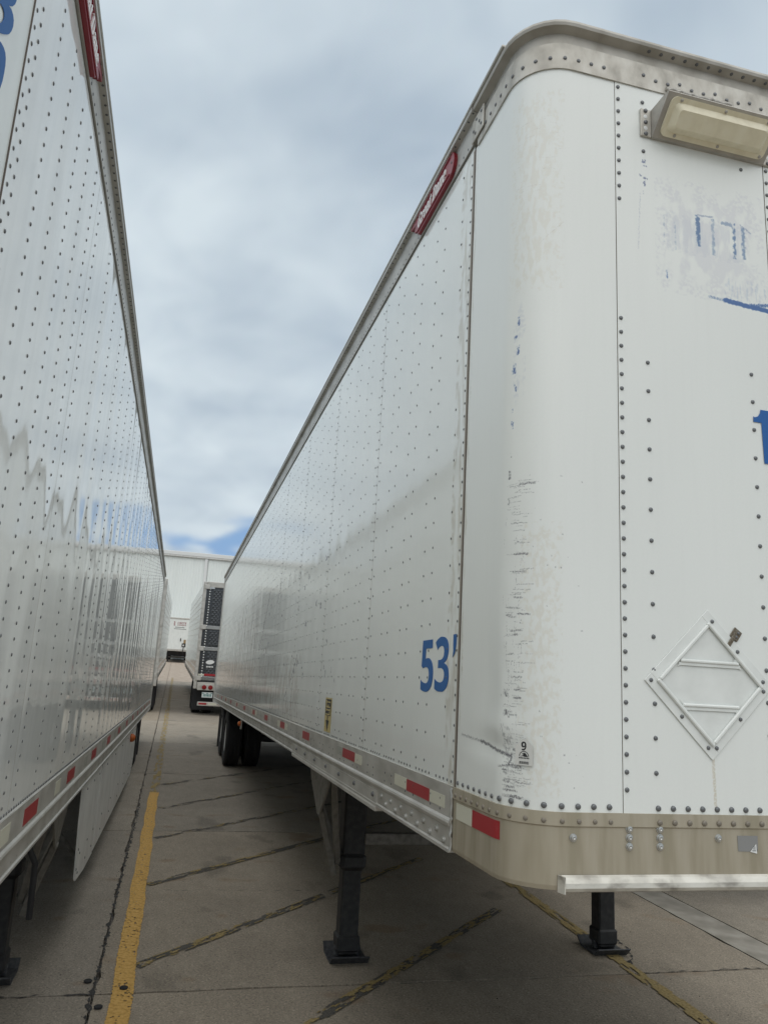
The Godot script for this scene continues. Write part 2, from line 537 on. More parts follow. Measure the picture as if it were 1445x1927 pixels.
# pictures of print, scuffs and stains on the right trailer's sheets
func sheet_pictures() -> void:
	var grain := fractal(501, 0.05, 3)
	var grime := tone(Color(0.35, 0.30, 0.22))
	var soot := tone(Color(0.13, 0.13, 0.14))
	var ink := tone(Color(0.05, 0.10, 0.28))
	var faded := tone(Color(0.42, 0.46, 0.56))
	noised("nose_white", Color(0.72, 0.745, 0.715), Color(0.765, 0.79, 0.76), Color(0.785, 0.81, 0.78), Vector3(1.2, 0.5, 1.2), 0.28, 0.0, 502, 0.008)
	noised("placard_metal", Color(0.69, 0.71, 0.685), Color(0.73, 0.75, 0.725), Color(0.76, 0.78, 0.755), Vector3(2, 2, 2), 0.4, 0.0, 503, 0.01)
	noised("clip_rust", Color(0.10, 0.075, 0.045), Color(0.16, 0.135, 0.10), Color(0.22, 0.2, 0.17), Vector3(6, 6, 6), 0.6, 0.3, 504, 0.03)
	# --- nose corner: 0.744 m round by 2.4 m high
	var w := 384
	var h := 1230
	var img := white_sheet(w, h, 510, 0.744 / w, 2.4 / h)
	var sx := w / 0.744
	var sy := h / 2.398
	var pt := func(s: float, y: float) -> Vector2: return Vector2(s * sx, (3.83 - y) * sy)
	patch(img, Rect2(pt.call(0.43, 2.25), Vector2(0.13 * sx, 0.78 * sy)), tone(Color(0.66, 0.63, 0.54)), 0.4, grain, Vector2(1.6, 0.9), -0.15, 24.0)
	patch(img, Rect2(pt.call(0.36, 3.75), Vector2(0.2 * sx, 0.75 * sy)), tone(Color(0.68, 0.65, 0.56)), 0.35, grain, Vector2(1.4, 0.5), -0.15, 30.0)
	patch(img, Rect2(pt.call(0.0, 3.83), Vector2(0.04 * sx, 2.39 * sy)), grime, 0.3, grain, Vector2(2.0, 0.2), 0.0, 6.0)
	var r2 := RandomNumberGenerator.new()
	r2.seed = 77
	for i in 150:                                            # rub marks running round the corner
		var y := r2.randf_range(1.46, 2.4)
		y = 1.46 + pow((y - 1.46) / 0.94, 1.6) * 0.94
		var s0 := 0.385 + r2.randf_range(-0.015, 0.05)
		var ln := r2.randf_range(0.008, 0.06)
		stroke(img, pt.call(s0, y), pt.call(s0 + ln, y - r2.randf_range(-0.001, 0.003)), 0.7 if i % 5 else 1.3, soot, r2.randf_range(0.25, 0.8), grain, 1.0, -0.25)
	for i in 60:
		var y2 := r2.randf_range(1.5, 2.3)
		var s2 := r2.randf_range(0.36, 0.44)
		stroke(img, pt.call(s2, y2), pt.call(s2 + r2.randf_range(-0.004, 0.004), y2 - r2.randf_range(0.004, 0.05)), 0.8, soot, r2.randf_range(0.3, 0.7), grain, 2.0, -0.05)
	for i in 40:                                             # chips
		var c: Vector2 = pt.call(r2.randf_range(0.37, 0.62), r2.randf_range(1.5, 2.4))
		patch(img, Rect2(c, Vector2(r2.randf_range(2, 5), r2.randf_range(2, 4))), soot, 0.5, grain, Vector2(9, 9), -0.3, 1.0)
	for b in [[0.405, 2.93, 0.010, 0.035], [0.392, 2.87, 0.012, 0.02], [0.404, 2.83, 0.011, 0.035], [0.385, 2.77, 0.014, 0.035], [0.395, 2.70, 0.010, 0.028], [0.384, 2.62, 0.008, 0.014], [0.386, 2.58, 0.010, 0.028], [0.382, 2.48, 0.008, 0.02], [0.378, 2.42, 0.010, 0.03], [0.376, 2.33, 0.008, 0.025], [0.374, 1.76, 0.012, 0.025], [0.378, 1.70, 0.012, 0.018]]:
		patch(img, Rect2(pt.call(b[0], b[1]), Vector2(b[2] * sx * 1.3, b[3] * sy)), ink if b[1] > 2.5 else soot, 0.85, grain, Vector2(5, 2), -0.35, 3.0)
	patch(img, Rect2(pt.call(0.39, 3.0), Vector2(0.05 * sx, 0.42 * sy)), faded, 0.22, grain, Vector2(0.7, 0.3), -0.1, 16.0)
	stroke(img, pt.call(0.05, 1.607), pt.call(0.24, 1.597), 2.0, soot, 0.30, grain, 2.0, -0.1)
	stroke(img, pt.call(0.2, 1.599), pt.call(0.405, 1.572), 2.2, soot, 0.75, grain, 3.0, -0.3)
	stroke(img, pt.call(0.405, 1.572), pt.call(0.395, 1.545), 2.0, soot, 0.5, grain, 2.0, -0.2)
	stroke(img, pt.call(0.395, 1.545), pt.call(0.35, 1.54), 1.5, soot, 0.4, grain, 2.0, -0.2)
	patch(img, Rect2(pt.call(0.365, 1.66), Vector2(0.05 * sx, 0.1 * sy)), soot, 0.35, grain, Vector2(3, 1.2), 0.0, 6.0)
	stroke(img, pt.call(0.47, 3.16), pt.call(0.56, 3.245), 0.8, tone(Color(0.45, 0.43, 0.40)), 0.5, grain, 1.0)
	for i in 26:                                             # hair scratches high on the corner
		var q := Vector2(r2.randf_range(0.36, 0.52), r2.randf_range(3.35, 3.78))
		stroke(img, pt.call(q.x, q.y), pt.call(q.x + r2.randf_range(0.01, 0.05), q.y + r2.randf_range(-0.008, 0.004)), 0.7, tone(Color(0.4, 0.38, 0.35)), 0.35, grain, 1.0, -0.1)
	pictured("corner_print", img, 0.3)
	# --- front sheet beside it: 0.587 m by 2.4 m
	w = 300
	h = 1230
	img = white_sheet(w, h, 520, 0.587 / w, 2.4 / h)
	sx = w / 0.584
	var pf := func(x: float, y: float) -> Vector2: return Vector2((x - 1.2545) * sx, (3.83 - y) * sy)
	patch(img, Rect2(pf.call(1.40, 3.50), Vector2(0.43 * sx, 0.44 * sy)), tone(Color(0.62, 0.63, 0.66)), 0.5, grain, Vector2(0.5, 0.3), -0.25, 40.0)
	patch(img, Rect2(pf.call(1.43, 3.37), Vector2(0.33 * sx, 0.155 * sy)), tone(Color(0.56, 0.59, 0.64)), 0.4, grain, Vector2(1.2, 0.25), -0.15, 12.0)
	for b in [[1.553, 3.373, 0.022, 0.12, 0.9], [1.615, 3.372, 0.016, 0.14, 0.45], [1.70, 3.375, 0.014, 0.14, 0.8], [1.735, 3.37, 0.018, 0.13, 0.6], [1.652, 3.375, 0.06, 0.02, 0.5], [1.43, 3.365, 0.006, 0.12, 0.25], [1.472, 3.33, 0.008, 0.11, 0.25]]:
		patch(img, Rect2(pf.call(b[0], b[1]), Vector2(b[2] * sx, b[3] * sy)), tone(Color(0.08, 0.16, 0.32)), b[4], grain, Vector2(1.6, 0.25), -0.6, 3.0)
	stroke(img, pf.call(1.625, 3.378), pf.call(1.565, 3.374), 1.5, tone(Color(0.2, 0.26, 0.4)), 0.5, grain, 1.0, -0.2)
	stroke(img, pf.call(1.735, 3.372), pf.call(1.775, 3.348), 1.5, tone(Color(0.2, 0.26, 0.4)), 0.5, grain, 1.0, -0.2)
	stroke(img, pf.call(1.60, 3.075), pf.call(1.72, 3.075), 2.5, tone(Color(0.10, 0.18, 0.36)), 0.35, grain, 2.0, -0.15)
	stroke(img, pf.call(1.66, 3.074), pf.call(1.838, 3.062), 4.0, tone(Color(0.06, 0.14, 0.34)), 0.9, grain, 2.0, -0.7)
	stroke(img, pf.call(1.76, 3.072), pf.call(1.838, 3.085), 3.0, tone(Color(0.06, 0.14, 0.34)), 0.7, grain, 2.0, -0.3)
	patch(img, Rect2(pf.call(1.66, 3.16), Vector2(0.178 * sx, 0.09 * sy)), tone(Color(0.45, 0.52, 0.62)), 0.45, grain, Vector2(3.0, 0.4), 0.0, 14.0)
	patch(img, Rect2(pf.call(1.433, 3.145), Vector2(0.012 * sx, 0.035 * sy)), tone(Color(0.08, 0.16, 0.36)), 0.8, grain, Vector2(3, 2), -0.3, 3.0)
	for b in [[1.352, 3.545, 0.018, 0.022], [1.356, 3.525, 0.018, 0.012], [1.344, 3.482, 0.012, 0.01], [1.354, 3.476, 0.022, 0.012], [1.356, 3.465, 0.012, 0.03], [1.352, 3.42, 0.008, 0.014]]:
		patch(img, Rect2(pf.call(b[0], b[1]), Vector2(b[2] * sx, b[3] * sy)), tone(Color(0.10, 0.13, 0.24)), 0.8, grain, Vector2(4, 3), -0.3, 2.5)
	stroke(img, pf.call(1.345, 3.41), pf.call(1.335, 3.2), 1.0, tone(Color(0.4, 0.42, 0.5)), 0.35, grain, 1.0, -0.1)
	stroke(img, pf.call(1.622, 1.90), pf.call(1.627, 1.84), 1.2, grime, 0.5, grain, 0.6, -0.3)
	stroke(img, pf.call(1.549, 1.60), pf.call(1.553, 1.45), 2.5, tone(Color(0.6, 0.55, 0.45)), 0.3, grain, 1.0, -0.3)
	pictured("front_print", img, 0.3)
	# --- the long left side: 15.655 m by 2.4 m
	w = 2048
	h = 420
	img = white_sheet(w, h, 530, 15.655 / w, 2.4 / h)
	sx = w / 15.655
	sy = h / 2.424
	var ps := func(z: float, y: float) -> Vector2: return Vector2((-z - 2.57) * sx, (3.85 - y) * sy)
	patch(img, Rect2(ps.call(-2.57, 3.85), Vector2(0.13 * sx, h)), grime, 0.34, grain, Vector2(3.0, 0.35), -0.15, 5.0)      # rust and dirt along the seam
	patch(img, Rect2(ps.call(-6.0, 2.0), Vector2(12.2 * sx, 0.56 * sy)), tone(Color(0.44, 0.41, 0.36)), 0.5, grain, Vector2(1.2, 0.35), -0.12, 26.0)
	patch(img, Rect2(ps.call(-9.5, 2.9), Vector2(8.6 * sx, 1.4 * sy)), tone(Color(0.40, 0.38, 0.36)), 0.5, grain, Vector2(0.9, 0.25), -0.2, 40.0)
	for i in 70:                                             # scuffs where doors of neighbours have rubbed
		var zz := r2.randf_range(-9.5, -4.6)
		var yy := r2.randf_range(1.75, 3.0)
		var c: Vector2 = ps.call(zz, yy)
		patch(img, Rect2(c, Vector2(r2.randf_range(4, 13), r2.randf_range(4, 10))), tone(Color(0.16, 0.16, 0.18)), r2.randf_range(0.55, 1.0), grain, Vector2(3, 3), -0.25, 2.5)
	stroke(img, ps.call(-8.4, 2.85), ps.call(-9.3, 2.05), 1.0, soot, 0.8, grain, 3.0, -0.3)
	stroke(img, ps.call(-7.3, 2.95), ps.call(-7.9, 2.5), 1.0, soot, 0.7, grain, 3.0, -0.2)
	stroke(img, ps.call(-6.3, 1.95), ps.call(-6.6, 1.72), 1.4, soot, 0.8, grain, 3.0, -0.3)
	stroke(img, ps.call(-6.7, 1.72), ps.call(-6.85, 1.6), 1.2, soot, 0.7, grain, 4.0, -0.2)
	pictured("side_print", img, 0.10)

func concrete() -> void:
	var n := 1024
	var img := Image.create(n, n, false, Image.FORMAT_RGB8)
	var bump := Image.create(n, n, false, Image.FORMAT_L8)
	var big := fractal(101, 1.0, 4)
	var mid := fractal(102, 1.0, 4)
	var fine := fractal(103, 1.0, 2)
	var rust := fractal(104, 1.0, 3)
	var r3 := RandomNumberGenerator.new()
	r3.seed = 9
	for y in n:
		for x in n:
			var X := x * 5.0 / n
			var Y := y * 5.0 / n
			var b := big.get_noise_2d(X * 0.7, Y * 0.7)
			var m := mid.get_noise_2d(X * 4.5, Y * 3.0)
			var g := fine.get_noise_2d(X * 55.0, Y * 55.0)
			var f := fine.get_noise_2d(X * 16.0 + 90.0, Y * 4.0)
			var k := 0.252 + 0.04 * b + 0.022 * m + 0.045 * g + 0.015 * f
			if g > 0.55:
				k += 0.08
			elif g < -0.6:
				k -= 0.08
			var e := r3.randf() - 0.5
			k *= 1.0 + 0.42 * e + (0.45 if e > 0.485 else 0.0) - (0.4 if e < -0.488 else 0.0)
			var dark := smoothstep(0.30, 0.62, mid.get_noise_2d(X * 1.1 + 30.0, Y * 0.9))
			k *= 1.0 - 0.28 * dark
			var c := Color(k * 1.09, k * 0.95, k * 0.76)
			var r := smoothstep(0.38, 0.70, rust.get_noise_2d(X * 1.0, Y * 1.5) + 0.25 * m)
			c = c.lerp(Color(0.20, 0.125, 0.065), r * 0.45)
			img.set_pixel(x, y, tone(c))
			bump.set_pixel(x, y, Color.from_hsv(0, 0, clampf(0.5 + 0.35 * g + 0.2 * m, 0, 1)))
	var tex := ImageTexture.create_from_image(img)
	var high := ImageTexture.create_from_image(bump)
	var shades := [Color(1, 1, 1), Color(0.93, 0.93, 0.94), Color(1.0, 0.97, 0.93), Color(0.88, 0.88, 0.88)]
	for i in 4:
		var m2 := StandardMaterial3D.new()
		m2.resource_name = "concrete_%d" % i
		m2.albedo_texture = tex
		m2.albedo_color = tone(shades[i])
		m2.roughness = 0.82
		m2.heightmap_enabled = true
		m2.heightmap_texture = high
		m2.heightmap_scale = 0.25
		M["concrete_%d" % i] = m2
		if i == 0:
			var tan_ := m2.duplicate()
			tan_.resource_name = "concrete_tan"
			tan_.albedo_color = Color(1, 1, 1)
			tan_.albedo_texture = noise_tex(106, 0.02, [tone(Color(0.27, 0.215, 0.165)), tone(Color(0.32, 0.26, 0.205)), tone(Color(0.36, 0.295, 0.235))], [0.2, 0.5, 0.8])
			M["concrete_tan"] = tan_
	var pale := StandardMaterial3D.new()
	pale.resource_name = "concrete_pale"
	pale.albedo_texture = noise_tex(107, 0.03, [tone(Color(0.23, 0.21, 0.175)), tone(Color(0.29, 0.265, 0.225)), tone(Color(0.35, 0.325, 0.28))], [0.2, 0.5, 0.8], 512, 7)
	pale.roughness = 0.8
	M["concrete_pale"] = pale
	noised("subgrade", Color(0.10, 0.09, 0.078), Color(0.16, 0.145, 0.125), Color(0.24, 0.22, 0.19), Vector3(2.5, 2.5, 2.5), 0.9, 0.0, 105, 0.02)

func ground() -> void:
	# the bed below the slabs, to the horizon
	var st := begin()
	var zs := [120.0, -22.0, -120.0, -700.0]
	for i in 3:
		var z0: float = zs[i]
		var z1: float = zs[i + 1]
		var y0 := gy(z0) - 0.045
		var y1 := gy(z1) - 0.045 if i < 2 else gy(-120.0) - 0.045
		var n := Vector3(0, absf(z1 - z0), (y1 - y0)).normalized()
		quad(st, Vector3(-500, y0, z0), Vector3(500, y0, z0), Vector3(500, y1, z1), Vector3(-500, y1, z1), n)
	var bed := part("ground", st.commit(), M.subgrade, self)
	bed.set_meta("kind", "structure")
	# concrete slabs with open joints
	var yard := Node3D.new()
	yard.name = "concrete_yard"
	yard.set_meta("kind", "structure")
	add_child(yard)
	var xs := [-13.6, -9.2, -4.72, -0.24, 4.235, 4.55, 8.7, 13.1]
	var zj := [7.2, 3.1, -1.0, -5.1, -9.18, -13.1, -17.1, -22.0]
	while zj[-1] > -92.0:
		zj.append(zj[-1] - 4.1)
	for j in zj.size() - 1:
		for i in xs.size() - 1:
			var gapx: float = 0.006
			var m: Material = M["concrete_%d" % [0, 2, 1, 3, 0, 1, 2][(i * 3 + j * 2) % 7]]
			if i == 4:
				m = M.concrete_pale
			if zj[j] < -40.0:
				m = M.concrete_tan
			part("slab", slab(xs[i] + gapx, xs[i + 1] - gapx, zj[j + 1] + 0.006, zj[j] - 0.006, (i + 2 * j) % 4, 0.022 if i in [2, 3] and zj[j] > -20.0 else 0.006), m, yard)

func slab(x0: float, x1: float, z0: float, z1: float, flip: int, ragged: float) -> ArrayMesh:
	var st := begin()
	var edge := []
	var cnt := []
	var nx := maxi(int((x1 - x0) / 0.16), 2)
	var nz := maxi(int((z1 - z0) / 0.12), 2)
	var crumb := func() -> float:
		var r := rng.randf()
		return r * 0.003 if r < 0.72 else (r - 0.72) * ragged * 3.0
	for i in nx:
		edge.append(Vector2(lerpf(x0, x1, float(i) / nx), z1 - crumb.call()))
	for i in nz:
		edge.append(Vector2(x1 - crumb.call(), lerpf(z1, z0, float(i) / nz)))
	for i in nx:
		edge.append(Vector2(lerpf(x1, x0, float(i) / nx), z0 + crumb.call()))
	for i in nz:
		edge.append(Vector2(x0 + crumb.call(), lerpf(z0, z1, float(i) / nz)))
	var c := Vector2((x0 + x1) * 0.5, (z0 + z1) * 0.5)
	var put := func(p: Vector2, drop: float) -> void:
		var u := (p.x - x0) / 5.0
		var v := (p.y - z0) / 5.0
		if flip & 1:
			u = 0.98 - u
		if flip & 2:
			v = 0.98 - v
		st.set_uv(Vector2(u, v))
		st.add_vertex(on_ground(p.x, p.y, -drop))
	var up := Vector3(0, 1, 0.035).normalized()
	for i in edge.size():
		var a: Vector2 = edge[i]
		var b: Vector2 = edge[(i + 1) % edge.size()]
		# edge runs so that (c, a, b) is seen clockwise from above or not: order by sign
		var s := (a - c).cross(b - c)
		st.set_normal(up)
		put.call(c, 0.0)
		put.call(a if s > 0.0 else b, 0.0)
		put.call(b if s > 0.0 else a, 0.0)
		var d := (b - a).normalized()
		var o := Vector2(d.y, -d.x)
		if o.dot(a - c) < 0.0:
			o = -o
		st.set_normal(Vector3(o.x, 0, o.y))
		var q := [a, b, b, a]
		for k in [[0, 1, 2], [0, 2, 3]]:
			for t in k:
				put.call(q[t], 0.0 if t < 2 else 0.05)
	return st.commit()

# road paint as flakes: cells of the strip stay where the paint has held
func paint(a: Vector2, b: Vector2, w: float, keep: Callable, lift: float, cell := 0.03, across := 4, wob := 0.0) -> ArrayMesh:
	var st := begin()
	var d := (b - a).normalized()
	var s := Vector2(-d.y, d.x)
	var n := int(a.distance_to(b) / cell)
	var up := Vector3(0, 1, 0.035).normalized()
	var nz := fractal(int(absf(a.x * 97.0 + a.y * 31.0)) + 5, 1.0, 2)
	var line := []
	for i in n + 1:
		var p := a + d * (i * cell)
		var o := nz.get_noise_1d(i * cell * 0.9) * wob
		var row := []
		for k in across + 1:
			var e := (float(k) / across - 0.5) * w
			if k == 0 or k == across:
				e += rng.randf_range(-0.004, 0.004)
			var q := p + s * (e + o)
			row.append(on_ground(q.x, q.y, lift))
		line.append(row)
	for i in n:
		for k in across:
			if keep.call(i * cell, float(k) / across):
				quad(st, line[i][k], line[i + 1][k], line[i + 1][k + 1], line[i][k + 1], up)
	return st.commit()

func mark(called: String, mesh: Mesh, m: Material) -> void:
	if mesh.get_surface_count() == 0:
		return
	var o := part(numbered(called), mesh, m, self)
	o.set_meta("kind", "structure")

func markings() -> void:
	var n := fractal(301, 1.0, 4)
	# bay line beside the left trailer: fresh near by, worn farther off
	mark("yellow_line", paint(Vector2(-0.09, -3.2), Vector2(-0.072, -11.45), 0.118, func(t, k): return n.get_noise_2d(t * 14.0, k * 1.6) > -0.52 and absf(n.get_noise_2d(t * 4.0 + 60.0, k * 0.7 + 7.0)) > 0.008, 0.006, 0.011, 12, 0.016), M.yellow_paint)
	mark("worn_yellow_line", paint(Vector2(-0.07, -11.45), Vector2(0.02, -46.0), 0.11, func(t, k): return n.get_noise_2d(t * 2.2 + 40.0, k * 1.5) > 0.02, 0.006, 0.05, 7, 0.01), M.yellow_worn)
	# bay line under the right trailer
	mark("faded_yellow_line", paint(Vector2(3.17, -3.0), Vector2(3.19, -16.0), 0.10, func(t, k): return n.get_noise_2d(t * 3.0 + 80.0, k * 2.0) > -0.28, 0.006, 0.018, 8, 0.01), M.yellow_worn)
	# hatching, blacked out and showing through
	var hatch := [[Vector2(0.80, -4.52), Vector2(2.75, -6.45)], [Vector2(-0.03, -5.48), Vector2(2.6, -8.05)], [Vector2(-0.02, -7.2), Vector2(2.9, -9.95)], [Vector2(0.0, -8.85), Vector2(2.9, -11.5)], [Vector2(0.03, -10.4), Vector2(2.9, -13.4)], [Vector2(0.03, -12.1), Vector2(2.9, -15.0)]]
	for i in hatch.size():
		var a: Vector2 = hatch[i][0]
		var b: Vector2 = hatch[i][1]
		var off := i * 17.0
		mark("blacked_out_stripe", paint(a, b, 0.085, func(t, k): return n.get_noise_2d(t * 2.5 + off, k * 1.2) > (-0.12 if i < 3 else 0.0), 0.004, 0.02, 6, 0.01), M.blackout_paint)
		mark("hatch_stripe", paint(a, b, 0.08, func(t, k): return n.get_noise_2d(t * 5.0 + off + 3.0, k * 2.0) + 0.35 * n.get_noise_1d(t * 1.3 + off) > [0.04, 0.16, 0.2, 0.32, 0.4, 0.45][i], 0.007, 0.014, 7, 0.01), M.yellow_worn)
	# cracks and tar
	var crack := func(pts: Array, w: float) -> ArrayMesh:
		var st := begin()
		for k in pts.size() - 1:
			var p: Vector2 = pts[k]
			var q: Vector2 = pts[k + 1]
			var m2 := int(p.distance_to(q) / 0.03) + 1
			var last := [p, p]
			for i in m2 + 1:
				var c := p.lerp(q, float(i) / m2)
				var d := (q - p).normalized()
				var s := Vector2(-d.y, d.x)
				c += s * n.get_noise_2d(c.x * 9.0, c.y * 9.0) * 0.03
				var hw := w * maxf(0.0, n.get_noise_2d(c.x * 31.0, c.y * 31.0) * 2.6 + 0.25)
				var now := [c - s * hw, c + s * hw]
				if i > 0:
					quad(st, on_ground(last[0].x, last[0].y, 0.003), on_ground(now[0].x, now[0].y, 0.003), on_ground(now[1].x, now[1].y, 0.003), on_ground(last[1].x, last[1].y, 0.003), Vector3.UP)
				last = now
		return st.commit()
	mark("pavement_crack", crack.call([Vector2(3.42, -5.93), Vector2(3.36, -5.5), Vector2(3.17, -5.14)], 0.012), M.tar)
	mark("pavement_crack", crack.call([Vector2(-0.02, -7.05), Vector2(1.06, -7.02), Vector2(1.4, -7.0)], 0.004), M.tar)
	mark("joint_tar", crack.call([Vector2(-0.25, -4.2), Vector2(-0.24, -5.4), Vector2(-0.235, -8.0), Vector2(-0.22, -10.5)], 0.012), M.tar)
	mark("joint_tar", crack.call([Vector2(-1.2, -5.11), Vector2(-0.25, -5.1)], 0.01), M.tar)
	mark("joint_tar", crack.call([Vector2(3.2, -5.1), Vector2(4.24, -5.11)], 0.007), M.tar)

# ---------------------------------------------------------------- warehouse far behind
func warehouse() -> void:
	var z := -90.0
	var base := gy(z) - 0.1
	var top := 15.2
	var w := thing("warehouse", "long white ribbed metal warehouse wall behind the trailers", "building", Vector3(0, base, z))
	var x0 := -70.0
	var x1 := 80.0
	var hgt := top - base
	# ribbed wall sheets, one part for each run between downspouts
	var bays := [x0, -47.0, -22.4, 2.33, 27.0, 51.7, x1]
	for b in bays.size() - 1:
		var st := begin()
		var x: float = bays[b]
		while x < bays[b + 1] - 0.01:
			var nx := minf(x + 0.305, bays[b + 1])
			var p := [x, x + 0.20, x + 0.225, x + 0.28, nx]
			var o := [0.0, 0.0, 0.04, 0.04, 0.0]
			for k in 4:
				var a := Vector3(p[k], 0, o[k])
				var c := Vector3(p[k + 1], 0, o[k + 1])
				var n := Vector3(-(c.z - a.z), 0, c.x - a.x).normalized()
				quad(st, a, c, c + Vector3.UP * hgt, a + Vector3.UP * hgt, n)
			x = nx
		part("wall_sheet", st.commit(), M.warehouse_white, w)
	part("eave_trim", one_box(Vector3(x1 - x0, 0.42, 0.3), 0.02), M.white_plain, w, Vector3((x0 + x1) / 2, hgt - 0.1, 0.14))
	part("gutter", one_box(Vector3(x1 - x0, 0.16, 0.22), 0.02), M.skirt_grey, w, Vector3((x0 + x1) / 2, hgt - 0.40, 0.16))
	for b in range(1, bays.size() - 1):
		part("downspout", one_box(Vector3(0.30, hgt - 0.5, 0.16), 0.02), M.white_plain, w, Vector3(bays[b], (hgt - 0.5) / 2, 0.13))
	var rf := begin()
	box(rf, Vector3((x0 + x1) / 2, hgt + 0.05, -20.0), Vector3(x1 - x0, 0.2, 40.0), 0.02)
	part("roof", rf.commit(), M.roof_white, w)
	for s in [x0, x1]:
		part("end_wall", one_box(Vector3(0.2, hgt, 39.6), 0.02), M.warehouse_white, w, Vector3(s, hgt / 2 - 0.06, -20.1))

# ---------------------------------------------------------------- box trailers
func nose_path(tail: float, steps := 8) -> Array:      # plan line round the nose, from the left side to the right
	var p := [Vector4(-HALF, tail, -1, 0)]
	for i in steps + 1:
		var a := PI / 2 * i / steps
		p.append(Vector4(-HALF + ROUND - ROUND * cos(a), -ROUND + ROUND * sin(a), -cos(a), sin(a)))
	for i in steps + 1:
		var a := PI / 2 * (1.0 - float(i) / steps)
		p.append(Vector4(HALF - ROUND + ROUND * cos(a), -ROUND + ROUND * sin(a), cos(a), sin(a)))
	p.append(Vector4(HALF, tail, 1, 0))
	return p

# point and outward direction at s metres along the nose skin of one corner, from its side seam
func corner_at(s: float, sgn: float) -> Array:
	var flat_ := 0.495 - ROUND
	var arc := PI / 2 * ROUND
	if s < flat_:
		return [Vector3(sgn * HALF, 0, -0.495 + s), Vector3(sgn, 0, 0)]
	if s < flat_ + arc:
		var a := (s - flat_) / ROUND
		return [Vector3(sgn * (HALF - ROUND + ROUND * cos(a)), 0, -ROUND + ROUND * sin(a)), Vector3(sgn * cos(a), 0, sin(a))]
	return [Vector3(sgn * (HALF - ROUND - (s - flat_ - arc)), 0, 0), Vector3(0, 0, 1)]

func bulge(nz: FastNoiseLite, z: float, y: float, sgn: float, pitch: float, amp: float) -> float:      # the sheet swells between its posts
	var bay := floorf((z + 0.5) / pitch)
	var ph := (z + 0.5) / pitch - bay
	var k := nz.get_noise_2d(bay * 3.7, y * 0.55 + sgn * 9.0)
	return amp * (0.35 + k) * 2.0 * pow(sin(ph * PI), 2.0) + amp * 0.9 * nz.get_noise_2d(z * 1.9, y * 0.7 + 20.0)

